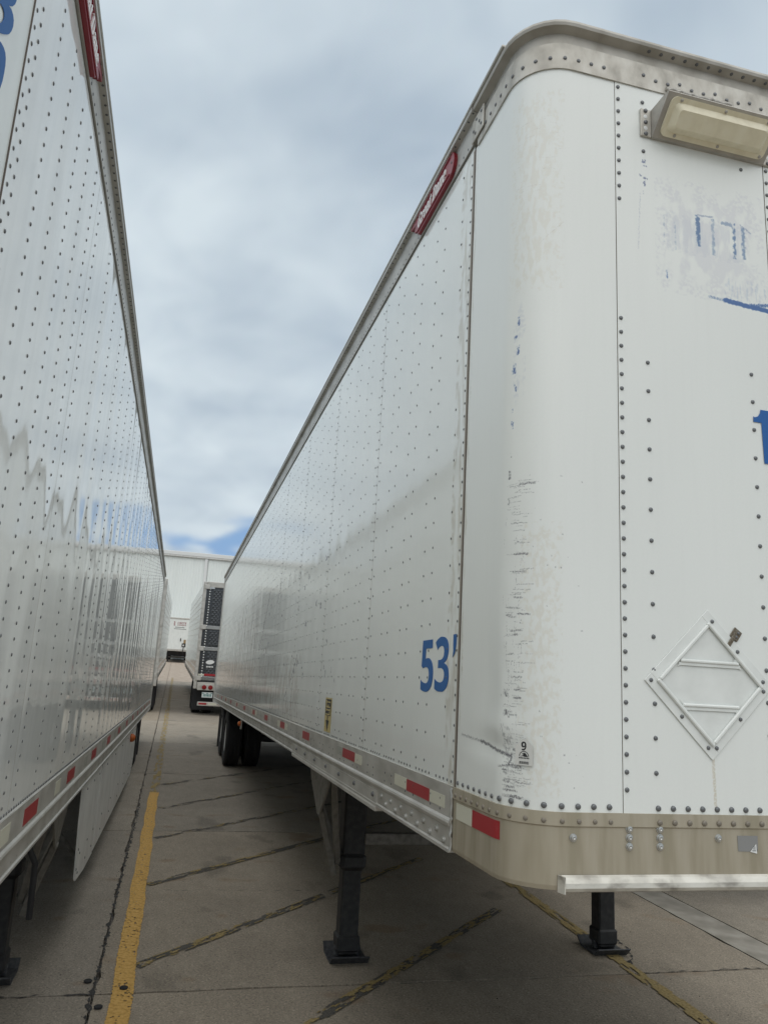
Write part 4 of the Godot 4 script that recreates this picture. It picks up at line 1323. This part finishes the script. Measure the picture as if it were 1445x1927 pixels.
	plate(st, PackedVector2Array([Vector2(0, 2.673), Vector2(0.006, 2.671), Vector2(0.018, 2.676), Vector2(0.027, 2.688), Vector2(0.029, 2.70), Vector2(0.085, 2.70), Vector2(0.085, 2.517), Vector2(0.034, 2.517), Vector2(0.030, 2.655), Vector2(0.0, 2.655)]), Vector3(-0.484, 0, 0.0035), Vector3.RIGHT, Vector3.UP, Vector3.BACK, 0.001)
	part("number_decal", st.commit(), M.blue_number, t)
	# blue paint rolled on the next sheet, ragged at its edge
	st = begin()
	var blob := PackedVector2Array()
	for i in 15:
		blob.append(Vector2(0.002 + 0.006 * absf(sin(i * 2.3)), 3.405 - i * 0.0226))
	for i in 9:
		blob.append(Vector2(0.01 + i * 0.05, 3.08 + 0.01 * sin(i * 1.9)))
	blob.append(Vector2(0.42, 3.40))
	plate(st, blob, Vector3(-0.383, 0, 0.0032), Vector3.RIGHT, Vector3.UP, Vector3.BACK, 0.0006)
	part("paint_patch", st.commit(), M.blue_print, t)
	lamp_box(t)
	placard(t)
	# marker lamp hanging below the rail
	var mk := holder("marker_lamp", t, Vector3(-HALF - 0.0, 1.17, -8.8))
	part("lamp_bracket", one_box(Vector3(0.02, 0.14, 0.05), 0.004), M.aluminium, mk, Vector3(0.01, 0.0, 0))
	st = begin()
	lathe(st, [Vector2(0.032, 0.0), Vector2(0.032, 0.02), Vector2(0.022, 0.035), Vector2(0.001, 0.04)], Vector3(0, 0.0, 0), Vector3(-1, 0, 0), 16)
	part("lens", st.commit(), M.amber, mk)

func lamp_box(t: Node3D) -> void:
	# a long cream lens in a metal box on brackets, tipped towards the ground
	var L := holder("light_box", t, Vector3(-0.619, 3.735, 0.0))
	var w := 0.446
	var prof := PackedVector2Array([Vector2(0.002, 0.0), Vector2(0.112, 0.0), Vector2(0.116, -0.006), Vector2(0.014, -0.107), Vector2(0.002, -0.107)])
	var st := begin()
	plate(st, prof, Vector3(-w / 2, 0, 0), Vector3.BACK, Vector3.UP, Vector3.RIGHT, w)
	part("case", st.commit(), M.lamp_case, L)
	# the sloping face, its own axes
	var a := Vector3(0, -0.006, 0.116)
	var b := Vector3(0, -0.107, 0.014)
	var uy := (a - b).normalized()
	var n := Vector3.RIGHT.cross(uy).normalized()
	if n.z < 0.0:
		n = -n
	var ctr := (a + b) / 2
	var bs := Basis(Vector3.RIGHT, uy, n)
	# rounded flange and raised lens
	var ring := func(hw: float, hh: float, r: float) -> PackedVector2Array:
		var o := PackedVector2Array()
		for q in 4:
			var cx: float = (hw - r) * (1.0 if q in [0, 3] else -1.0)
			var cy: float = (hh - r) * (1.0 if q in [0, 1] else -1.0)
			for i in 6:
				var g := PI / 2 * q + PI / 2 * i / 5.0
				o.append(Vector2(cx + r * cos(g), cy + r * sin(g)))
		return o
	st = begin()
	plate(st, ring.call(0.205, 0.062, 0.022), ctr + n * 0.0005, Vector3.RIGHT, uy, n, 0.008)
	part("lens_flange", st.commit(), M.lamp_lens, L)
	st = begin()
	var p0: PackedVector2Array = ring.call(0.188, 0.046, 0.016)
	var p1: PackedVector2Array = ring.call(0.170, 0.028, 0.010)
	for i in p0.size():
		var j := (i + 1) % p0.size()
		var q := [p0[i], p0[j], p1[j], p1[i]]
		var v := []
		for k in 4:
			v.append(ctr + Vector3.RIGHT * q[k].x + uy * q[k].y + n * (0.008 if k < 2 else 0.028))
		var mid: Vector2 = (p0[i] + p0[j]).normalized()
		var nn: Vector3 = (v[1] - v[0]).cross(v[3] - v[0]).normalized()
		if nn.dot(n) < 0.0:
			nn = -nn
		quad(st, v[0], v[1], v[2], v[3], nn)
	var idx := Geometry2D.triangulate_polygon(p1)
	for i in range(0, idx.size(), 3):
		var v := []
		for k in 3:
			var q := p1[idx[i + k]]
			v.append(ctr + Vector3.RIGHT * q.x + uy * q.y + n * 0.028)
		tri(st, v[0], v[1], v[2], n, n, n)
	part("lens", st.commit(), M.lamp_lens, L)
	var sc := dome(0.006, 0.004)
	for x in [-0.17, 0.0, 0.17]:
		for y in [-0.053, 0.053]:
			part("screw", sc, M.lamp_case, L, ctr + Vector3.RIGHT * (x + (0.02 if y < 0.0 else 0.0)) + uy * y + n * 0.0085, bs)
	for e in [-1.0, 1.0]:
		part("bracket", one_box(Vector3(0.040, 0.108, 0.008), 0.002), M.band_metal, L, Vector3(e * 0.243, -0.053, 0.006))
		for i in 5:
			part("screw" if i % 2 == 0 else "hole_ring", dome(0.008, 0.006 if i % 2 == 0 else 0.001), M.rivet_grey if i % 2 == 0 else M.white_plain, L, Vector3(e * 0.245, -0.008 - i * 0.0225, 0.0102))
	# sealant along the top edge
	st = begin()
	var bead := []
	for i in 24:
		bead.append(Vector3(-0.16 + i * 0.0115, 0.106 + rng.randf_range(-0.003, 0.003), 0.008 + rng.randf_range(-0.002, 0.002)))
	tube(st, bead, 0.008, 7)
	part("sealant", st.commit(), M.lamp_case, L)

func placard(t: Node3D) -> void:
	# an empty diamond frame for hazard cards
	var P := holder("placard_frame", t, Vector3(-0.685, 1.806, 0.003))
	var q := 0.1405
	var bs := Basis(Vector3.BACK, PI / 4)
	P.basis = bs                                           # turned on its corner; sides now lie along x and y
	var st := begin()
	for e in [[Vector3(-q, 0, 0), Vector3(0.030, 2 * q + 0.03, 0.003)], [Vector3(q, 0, 0), Vector3(0.030, 2 * q + 0.03, 0.003)]]:
		box(st, e[0] + Vector3(0, 0, 0.0018), e[1], 0.001)
	for e in [[Vector3(0, -q, 0), Vector3(2 * q - 0.03, 0.030, 0.003)], [Vector3(0, q, 0), Vector3(2 * q - 0.03, 0.030, 0.003)]]:
		box(st, e[0] + Vector3(0, 0, 0.0018), e[1], 0.001)
	part("flange", st.commit(), M.placard_metal, P)
	st = begin()
	var r := q - 0.017
	for s in [-1.0, 1.0]:
		box(st, Vector3(s * r, 0, 0.007), Vector3(0.011, 2 * r + 0.011, 0.009), 0.003)
		box(st, Vector3(0, s * r, 0.007), Vector3(2 * r - 0.011, 0.011, 0.009), 0.003)
	part("raised_rim", st.commit(), M.placard_metal, P)
	# two level bars across the diamond
	var un := Basis(Vector3.BACK, -PI / 4)
	for y in [0.062, -0.066]:
		st = begin()
		var half: float = sqrt(2.0) * r - absf(y) - 0.012
		box(st, un * Vector3(0, y, 0.006), Vector3(half * 2, 0.010, 0.007), 0.003, un)
		box(st, un * Vector3(0, y - 0.009, 0.004), Vector3(half * 2 + 0.01, 0.010, 0.003), 0.001, un)
		part("crossbar", st.commit(), M.placard_metal, P)
	# gussets rounding the corners of the openings
	st = begin()
	for c in [[Vector2(0, 0.062), 0.118, 1.0], [Vector2(0, -0.066), 0.114, -1.0]]:
		var y0: float = c[0].y
		var k: float = c[2]
		var h: float = sqrt(2.0) * r - absf(y0) - 0.010
		for s in [-1.0, 1.0]:
			for up in [1.0, -1.0]:
				var hh: float = h if up == k else h
				var p0 := Vector2(s * hh, y0 + up * 0.004)
				var pts := [p0, p0 + Vector2(-s * 0.022, 0), p0 + Vector2(-s * (0.014 if up == k else -0.008), up * 0.014)]
				var v := []
				for p in pts:
					v.append(un * Vector3(p.x, p.y, 0.005))
				tri(st, v[0], v[1], v[2], Vector3.BACK, Vector3.BACK, Vector3.BACK)
	part("corner_web", st.commit(), M.placard_metal, P)
	part("back_plate", one_box(Vector3(2 * r, 2 * r, 0.001), 0.0), M.placard_metal, P, Vector3(0, 0, 0.0007))
	var sc := dome(0.0065, 0.004)
	for p in [Vector2(-q, q), Vector2(-q, 0), Vector2(-q, -q + 0.02), Vector2(-q + 0.02, -q), Vector2(0, -q), Vector2(q - 0.02, -q), Vector2(q, -q + 0.02), Vector2(q, 0), Vector2(q, q - 0.02)]:
		part("screw", sc, M.rivet_grey, P, Vector3(p.x, p.y, 0.0034), Basis())
	var clip := holder("placard_clip", t, Vector3(-0.588, 1.957, 0.003))
	clip.basis = Basis(Vector3.BACK, -0.62)
	part("clip_plate", one_box(Vector3(0.030, 0.034, 0.004), 0.001), M.clip_rust, clip, Vector3(0, 0, 0.002))
	part("clip_arm", one_box(Vector3(0.013, 0.040, 0.004), 0.002), M.clip_rust, clip, Vector3(-0.004, -0.028, 0.006))
	for i in 2:
		part("screw", dome(0.005, 0.003), M.rivet_grey, clip, Vector3(0.004, 0.008 - i * 0.014, 0.004))

# ---------------------------------------------------------------- left trailer: skirt, badge, lettering, crank
func left_trailer_details(t: Node3D) -> void:
	var n := Vector3(1, 0, 0)
	badge(t, 1.0)
	# lettering near the nose, cut off by the picture
	var X := HALF + 0.0012
	var from := [[Vector2(-150, -60), Vector2(335, -60), Vector2(330, 60), Vector2(300, 140), Vector2(250, 180), Vector2(215, 175), Vector2(180, 155), Vector2(230, 230), Vector2(262, 330), Vector2(275, 440), Vector2(262, 560), Vector2(230, 640), Vector2(190, 685), Vector2(150, 690), Vector2(90, 675), Vector2(0, 630), Vector2(-60, 580), Vector2(-60, 470), Vector2(0, 475), Vector2(50, 470), Vector2(85, 435), Vector2(105, 370), Vector2(105, 290), Vector2(85, 210), Vector2(50, 140), Vector2(0, 85), Vector2(-150, 40)], [Vector2(-80, 690), Vector2(0, 755), Vector2(50, 820), Vector2(95, 920), Vector2(122, 1020), Vector2(130, 1130), Vector2(122, 1260), Vector2(100, 1400), Vector2(70, 1540), Vector2(30, 1660), Vector2(0, 1710), Vector2(-60, 1760)]]
	# outline drawn flat on the sheet: z and y in metres, from points measured on the sheet
	for poly in from:
		var o := PackedVector2Array()
		for p in poly:
			# the sheet lies so that one unit across is 1.02 mm towards the tail and rises, one unit down is 0.12 mm down
			var px: float = p.x * 0.1038
			var py: float = p.y * 0.1038
			o.append(Vector2(-1.527 + 1.28 - 0.00326 * px - 0.00060 * py, 3.082 + 0.18 + 0.00317 * px - 0.00079 * py))
		var st := begin()
		plate(st, o, Vector3(X, 0, 0), Vector3.BACK, Vector3.UP, n, 0.001)
		part("lettering", st.commit(), M.blue_print, t)
	var z := -1.62
	for i in 12:
		tape(t, 1, z, z - 0.16, 1.352, 1.412, M.white_tape if i < 2 else M.faded_tape)
		tape(t, 1, z - 0.42, z - 0.72, 1.352, 1.412, M.red_tape)
		z -= 1.2
	# side skirt of two sheets hung under the rail
	var xs := HALF - 0.01
	var st := begin()
	plate(st, PackedVector2Array([Vector2(-4.22, 1.232), Vector2(-4.30, 0.95), Vector2(-4.44, 0.62), Vector2(-4.50, 0.60), Vector2(-5.0, 0.56), Vector2(-5.58, 0.55), Vector2(-5.58, 0.8), Vector2(-5.53, 1.232)]), Vector3(xs, 0, 0), Vector3.BACK, Vector3.UP, Vector3.RIGHT, 0.008)
	part("skirt_sheet", st.commit(), M.skirt_grey, t)
	st = begin()
	plate(st, PackedVector2Array([Vector2(-5.62, 1.232), Vector2(-5.60, 0.97), Vector2(-5.64, 0.56), Vector2(-8.0, 0.55), Vector2(-10.6, 0.56), Vector2(-10.9, 0.62), Vector2(-11.05, 0.75), Vector2(-11.0, 1.232)]), Vector3(xs, 0, 0), Vector3.BACK, Vector3.UP, Vector3.RIGHT, 0.008)
	part("skirt_sheet", st.commit(), M.skirt_grey, t)
	var dk := dome(0.009, 0.005)
	var spots := []
	for zz in [-4.55, -5.0, -5.4, -6.1, -7.0, -8.0, -9.0, -10.0, -10.7]:
		for y in [0.64, 0.76, 1.16]:
			spots.append(Transform3D(facing(n), Vector3(xs + 0.008, y, zz)))
	for zz in [-4.45]:
		for y in [0.68, 0.80]:
			spots.append(Transform3D(facing(n), Vector3(xs + 0.008, y, zz)))
	many("skirt_screws", dk, M.rivet_dull, t, spots)
	for zz in [-4.7, -6.5, -8.4, -10.3]:
		st = begin()
		tube(st, [Vector3(xs - 0.005, 0.68, zz), Vector3(xs - 0.45, 1.22, zz)], 0.015, 8)
		part("skirt_strut", st.commit(), M.bracket_paint, t)
	var mk := holder("marker_lamp", t, Vector3(xs + 0.012, 1.13, -9.5))
	st = begin()
	lathe(st, [Vector2(0.05, 0.0), Vector2(0.05, 0.03), Vector2(0.03, 0.055), Vector2(0.001, 0.06)], Vector3.ZERO, n, 16)
	part("lens", st.commit(), M.amber, mk)
	# crank handle of the landing gear, folded down
	st = begin()
	tube(st, [Vector3(1.10, 1.16, -3.55), Vector3(1.12, 0.98, -3.57), Vector3(1.16, 0.90, -3.58), Vector3(1.165, 0.62, -3.60)], 0.017, 10)
	part("crank_handle", st.commit(), M.black_steel, t)

# ---------------------------------------------------------------- stainless reefers behind
func reefers() -> void:
	var t := thing("refrigerated_trailer", "stainless refrigerated trailer with dark quilted rear doors and two round red tail lamps", "trailer", Vector3(0.62 + 1.3, gy(-24.0), -24.0), "stainless trailers behind the box trailers")
	var H := 3.85
	var st := begin()
	box(st, Vector3(0, (H + 1.0) / 2, -7.7), Vector3(2.58, H - 1.0, 15.2), 0.02)
	part("body", st.commit(), M.stainless, t)
	for sgn in [-1.0, 1.0]:
		for i in 13:
			part("side_rib", one_box(Vector3(0.014, 0.05, 15.0), 0.005), M.stainless, t, Vector3(sgn * 1.294, 1.12 + i * 0.2, -7.7))
		part("bottom_rail", one_box(Vector3(0.02, 0.12, 15.3), 0.004), M.aluminium, t, Vector3(sgn * 1.296, 0.98, -7.66))
		part("door_post", one_box(Vector3(0.09, H - 0.75, 0.10), 0.008), M.aluminium, t, Vector3(sgn * 1.262, (H + 0.75) / 2, -0.02))
	part("header", one_box(Vector3(2.42, 0.16, 0.10), 0.008), M.aluminium, t, Vector3(0, H - 0.075, -0.02))
	part("rear_sill", one_box(Vector3(2.42, 0.20, 0.12), 0.008), M.aluminium, t, Vector3(0, 0.84, -0.02))
	for sgn in [-1.0, 1.0]:
		var d := holder("rear_door", t, Vector3(sgn * 0.605, 0, 0.0))
		part("door_leaf", one_box(Vector3(1.19, 2.76, 0.06), 0.004), M.door_dark, d, Vector3(0, 2.33, -0.03))
		# quilted sheet: diamonds pressed outwards, in three fields
		for f in [[1.12, 1.83, 9, 6], [1.97, 2.45, 9, 4], [2.59, 3.66, 9, 9]]:
			var q := begin()
			var nx: int = f[2]
			var ny: int = f[3]
			var w := 0.94 / nx
			var h: float = (f[1] - f[0]) / ny
			for j in ny * 2 - 1:
				for i in nx - (j % 2):
					var c := Vector3(-0.47 + w * (i + 0.5 + 0.5 * (j % 2)) + sgn * -0.06, f[0] + h * 0.5 * (j + 1), 0.001)
					var p := [c + Vector3(-w / 2, 0, 0), c + Vector3(0, -h / 2, 0), c + Vector3(w / 2, 0, 0), c + Vector3(0, h / 2, 0)]
					var top := c + Vector3(0, 0, 0.012)
					for k in 4:
						var a: Vector3 = p[k]
						var b: Vector3 = p[(k + 1) % 4]
						var nn: Vector3 = (b - a).cross(top - a).normalized()
						tri(q, a, b, top, nn, nn, nn)
			part("quilted_sheet", q.commit(), M.door_dark, d)
		for y in [1.05, 1.90, 2.52, 3.70]:
			var hg := holder("hinge", d, Vector3(sgn * 0.5, y, 0))
			part("hinge_strap", one_box(Vector3(1.06 if y < 3.0 else 0.3, 0.10, 0.02), 0.004), M.stainless, hg, Vector3(sgn * (-0.36 if y < 3.0 else 0.02), 0, 0.014))
			part("hinge_knuckle", one_box(Vector3(0.16, 0.13, 0.05), 0.01), M.aluminium, hg, Vector3(sgn * 0.09, 0, 0.03))
		# hinge-side beading
		var bd := []
		for i in 34:
			bd.append(Transform3D(Basis(), Vector3(sgn * 0.50, 1.1 + i * 0.077, 0.005)))
		many("door_rivets", dome(0.024, 0.014), M.stainless, d, bd)
		for x in [0.05, -0.3]:
			var rod := begin()
			tube(rod, [Vector3(sgn * x, 1.0, 0.045), Vector3(sgn * x, 3.7, 0.045)], 0.016, 8)
			part("lock_rod", rod.commit(), M.stainless, d)
	# leaf emblem and a line of lettering too small to read on the left door
	st = begin()
	var leaf := PackedVector2Array()
	for i in 16:
		var a := TAU * i / 16.0
		leaf.append(Vector2(0.10 * cos(a) * (1.0 + 0.25 * absf(cos(a))), 0.062 * sin(a)))
	plate(st, leaf, Vector3(-0.90, 1.52, 0.016), Vector3(0.98, 0.1, 0), Vector3(0, 1, 0), Vector3.BACK, 0.002)
	part("leaf_emblem", st.commit(), M.white_plain, t)
	st = begin()
	for i in 5:
		box(st, Vector3(-0.98 + i * 0.04, 1.385 + i * 0.001, 0.016), Vector3(0.033, 0.04 if i % 2 == 0 else 0.03, 0.004), 0.001)
	part("emblem_lettering", st.commit(), M.white_plain, t)
	part("reflective_tape", one_box(Vector3(0.36, 0.06, 0.003), 0.0), M.red_tape, t, Vector3(-0.86, 1.155, 0.018))
	part("reflective_tape", one_box(Vector3(0.16, 0.05, 0.003), 0.0), M.white_tape, t, Vector3(-1.12, 1.15, 0.018))
	for sgn in [-1.0, 1.0]:
		part("lamp_panel", one_box(Vector3(0.5, 0.17, 0.03), 0.006), M.aluminium, t, Vector3(sgn * 0.94, 0.80, 0.05))
		for x in [1.0, 0.82]:
			st = begin()
			lathe(st, [Vector2(0.066, 0.0), Vector2(0.066, 0.012), Vector2(0.056, 0.02), Vector2(0.001, 0.028)], Vector3(sgn * x, 0.80, 0.065), Vector3.BACK, 18)
			part("tail_lamp", st.commit(), M.red_lens, t)
		part("mud_flap", one_box(Vector3(0.62, 0.58, 0.014), 0.002), M.rubber, t, Vector3(sgn * 0.97, 0.42, -0.35))
		part("guard_post", one_box(Vector3(0.1, 0.5, 0.08), 0.006), M.black_steel, t, Vector3(sgn * 0.5, 0.52, -0.02))
	var lp := holder("licence_plate", t, Vector3(-0.89, 0.585, 0.02))
	part("plate_sheet", one_box(Vector3(0.305, 0.152, 0.004), 0.001), M.plate_paint, lp)
	st = begin()
	for i in 6:
		box(st, Vector3(-0.10 + i * 0.04, -0.012, 0.003), Vector3(0.022 + 0.006 * (i % 2), 0.07, 0.003), 0.0)
	for i in 3:
		box(st, Vector3(-0.12 + i * 0.12, 0.045, 0.003), Vector3(0.05, 0.02, 0.003), 0.0)
	part("plate_print", st.commit(), M.plate_green, lp)
	part("rear_guard", one_box(Vector3(2.3, 0.11, 0.10), 0.008), M.aluminium, t, Vector3(0, 0.33, 0.0))
	for e in [[-1.0, 0.22, M.red_tape], [-0.72, 0.24, M.white_tape], [-0.44, 0.24, M.red_tape], [0.0, 0.3, M.white_tape], [0.5, 0.3, M.red_tape], [0.95, 0.3, M.white_tape]]:
		part("reflective_tape", one_box(Vector3(e[1], 0.05, 0.003), 0.0), e[2], t, Vector3(e[0], 0.335, 0.052))
	# wheels: on this trailer's own level
	var ty := tyre_mesh(0.48, 0.27)
	var rm := rim_mesh(0.48, 0.27)
	for az in [-1.0, -2.25]:
		for sgn in [-1.0, 1.0]:
			for k in 2:
				var wh := holder("wheel", t, Vector3(sgn * (1.145 - k * 0.33), 0.481, az))
				wh.basis = Basis(Vector3.UP, 0.0 if sgn > 0.0 else PI)
				part("tyre", ty, M.rubber, wh)
				part("rim", rm, M.rim_white, wh)
		part("axle", one_box(Vector3(1.6, 0.12, 0.12), 0.03), M.black_steel, t, Vector3(0, 0.48, az))
	part("subframe", one_box(Vector3(1.1, 0.35, 3.0), 0.02), M.black_steel, t, Vector3(0, 0.80, -1.7))
	for sgn in [-1.0, 1.0]:
		part("landing_leg", one_box(Vector3(0.13, 1.0, 0.13), 0.01), M.gear_paint, t, Vector3(sgn * 0.9, 0.501, -11.5))
	t.rotation = Vector3(0.043, -0.0075 * -1.0, 0)
	var u: Node3D = t.duplicate()
	u.name = numbered("refrigerated_trailer")
	add_child(u)
	u.set_meta("label", "stainless refrigerated trailer mostly hidden behind the tail of the trailer with the side skirt")
	u.position = Vector3(-0.43 - 1.3, gy(-24.2), -24.2)
	u.rotation = Vector3(0.043, -0.004, 0)

# ---------------------------------------------------------------- white trailer in front of the warehouse
func far_trailer() -> void:
	var z := -76.0
	var t := thing("semi_trailer", "white trailer far off with a red company name on its nose, parked before the warehouse", "trailer", Vector3(0.30, gy(z), z), "box trailers parked in the yard")
	t.rotation.x = 0.043
	var st := begin()
	box(st, Vector3(0, 2.6, -7.0), Vector3(2.6, 2.85, 14.0), 0.06)
	part("body", st.commit(), M.nose_white, t)
	part("top_rail", one_box(Vector3(2.66, 0.16, 14.05), 0.03), M.aluminium, t, Vector3(0, 4.03, -7.0))
	part("nose_apron", one_box(Vector3(2.64, 0.18, 14.0), 0.03), M.aluminium, t, Vector3(0, 1.13, -6.98))
	write_on("company_name", "CRETE", M.badge_red, t, Vector3(0.05, 3.62, 0.001), Vector3.BACK, 0.78, 0.17, "Droid Sans", true, 0.15, 0.004)
	write_on("company_name", "CARRIER", M.badge_red, t, Vector3(0.05, 3.43, 0.001), Vector3.BACK, 0.78, 0.12, "Droid Sans", true, 0.15, 0.004)
	st = begin()
	for i in 4:
		box(st, Vector3(-0.62 + 0.02 * (i % 2), 3.70 - i * 0.1, 0.002), Vector3(0.13, 0.065, 0.004))
	part("emblem", st.commit(), M.badge_red, t)
	st = begin()
	for i in 10:
		box(st, Vector3(-0.50 + i * 0.085, 3.22, 0.002), Vector3(0.065, 0.06, 0.004))
	for i in 13:
		box(st, Vector3(-0.58 + i * 0.085, 3.07, 0.002), Vector3(0.07, 0.05, 0.004))
	part("small_lettering", st.commit(), M.black_print, t)
	var hk := holder("air_hose_panel", t, Vector3(0.40, 1.62, 0.02))
	part("panel", one_box(Vector3(0.34, 0.34, 0.08), 0.01), M.black_print, hk)
	part("card", one_box(Vector3(0.20, 0.36, 0.05), 0.01), M.tan_box, hk, Vector3(0.06, 0.32, 0))
	part("socket", one_box(Vector3(0.14, 0.14, 0.05), 0.02), M.skirt_grey, hk, Vector3(-0.02, -0.02, 0.05))
	st = begin()
	tube(st, [Vector3(0, -0.15, 0.05), Vector3(-0.02, -0.5, 0.08), Vector3(0.0, -0.8, 0.03)], 0.03, 8)
	part("hose", st.commit(), M.black_print, hk)
	part("document_tube", one_box(Vector3(0.08, 0.28, 0.06), 0.01), M.black_print, t, Vector3(0.08, 2.10, 0.03))
	for sgn in [-1.0, 1.0]:
		part("landing_leg", one_box(Vector3(0.14, 1.05, 0.14), 0.01), M.gear_paint, t, Vector3(sgn * 0.9, 0.53, -2.6))
		part("foot", one_box(Vector3(0.28, 0.03, 0.28), 0.004), M.foot_steel, t, Vector3(sgn * 0.9, 0.016, -2.6))
	part("crossbar", one_box(Vector3(1.8, 0.14, 0.05), 0.006), M.bracket_paint, t, Vector3(0, 0.45, -2.5))
	part("subframe", one_box(Vector3(2.3, 0.5, 11.0), 0.02), M.black_steel, t, Vector3(0, 0.82, -7.6))
	var ty := tyre_mesh(0.48, 0.27)
	var rm := rim_mesh(0.48, 0.27)
	for az in [-10.6, -11.9]:
		for sgn in [-1.0, 1.0]:
			for k in 2:
				var wh := holder("wheel", t, Vector3(sgn * (1.145 - k * 0.33), 0.481, az))
				wh.basis = Basis(Vector3.UP, 0.0 if sgn > 0.0 else PI)
				part("tyre", ty, M.rubber, wh)
				part("rim", rm, M.rim_white, wh)

func small_things() -> void:
	# loose grit along the crumbling joint
	var g := begin()
	lathe(g, [Vector2(0.001, -0.5), Vector2(0.8, -0.3), Vector2(1.0, 0.1), Vector2(0.5, 0.6), Vector2(0.001, 0.7)], Vector3.ZERO, Vector3.UP, 5)
	var spots := []
	for i in 900:
		var z := rng.randf_range(-12.0, -3.6)
		var x := -0.24 + rng.randfn(0.0, 0.022) if i % 3 else rng.randf_range(-1.2, 3.6)
		var r := rng.randf_range(0.0015, 0.0045)
		spots.append(Transform3D(Basis.from_euler(Vector3(rng.randf(), rng.randf() * 6.0, rng.randf())).scaled(Vector3.ONE * r), on_ground(x, z, r * 0.4)))
	var grit := many("grit", g.commit(), M.subgrade, self, spots)
	grit.set_meta("label", "loose grey grit scattered along the crumbling joint in the concrete")
	grit.set_meta("category", "grit")
	var st := begin()
	lathe(st, [Vector2(0.022, 0.0), Vector2(0.024, 0.006), Vector2(0.019, 0.010), Vector2(0.012, 0.008), Vector2(0.001, 0.008)], Vector3.ZERO, Vector3.UP, 16)
	var mesh := st.commit()
	var labels := ["small black rubber cap on the concrete beside the crumbling joint", "small black rubber cap lying on the yellow line", "small black rubber cap between the joint and the yellow line"]
	var at := [Vector2(-0.285, -5.27), Vector2(-0.08, -5.15), Vector2(-0.197, -4.92)]
	for i in 3:
		var o := part(numbered("rubber_cap"), mesh, M.rubber, self, on_ground(at[i].x, at[i].y, 0.004 if i != 1 else 0.007), Basis(Vector3.RIGHT, 0.035))
		o.set_meta("label", labels[i])
		o.set_meta("category", "cap")
		o.set_meta("group", "rubber caps on the concrete")
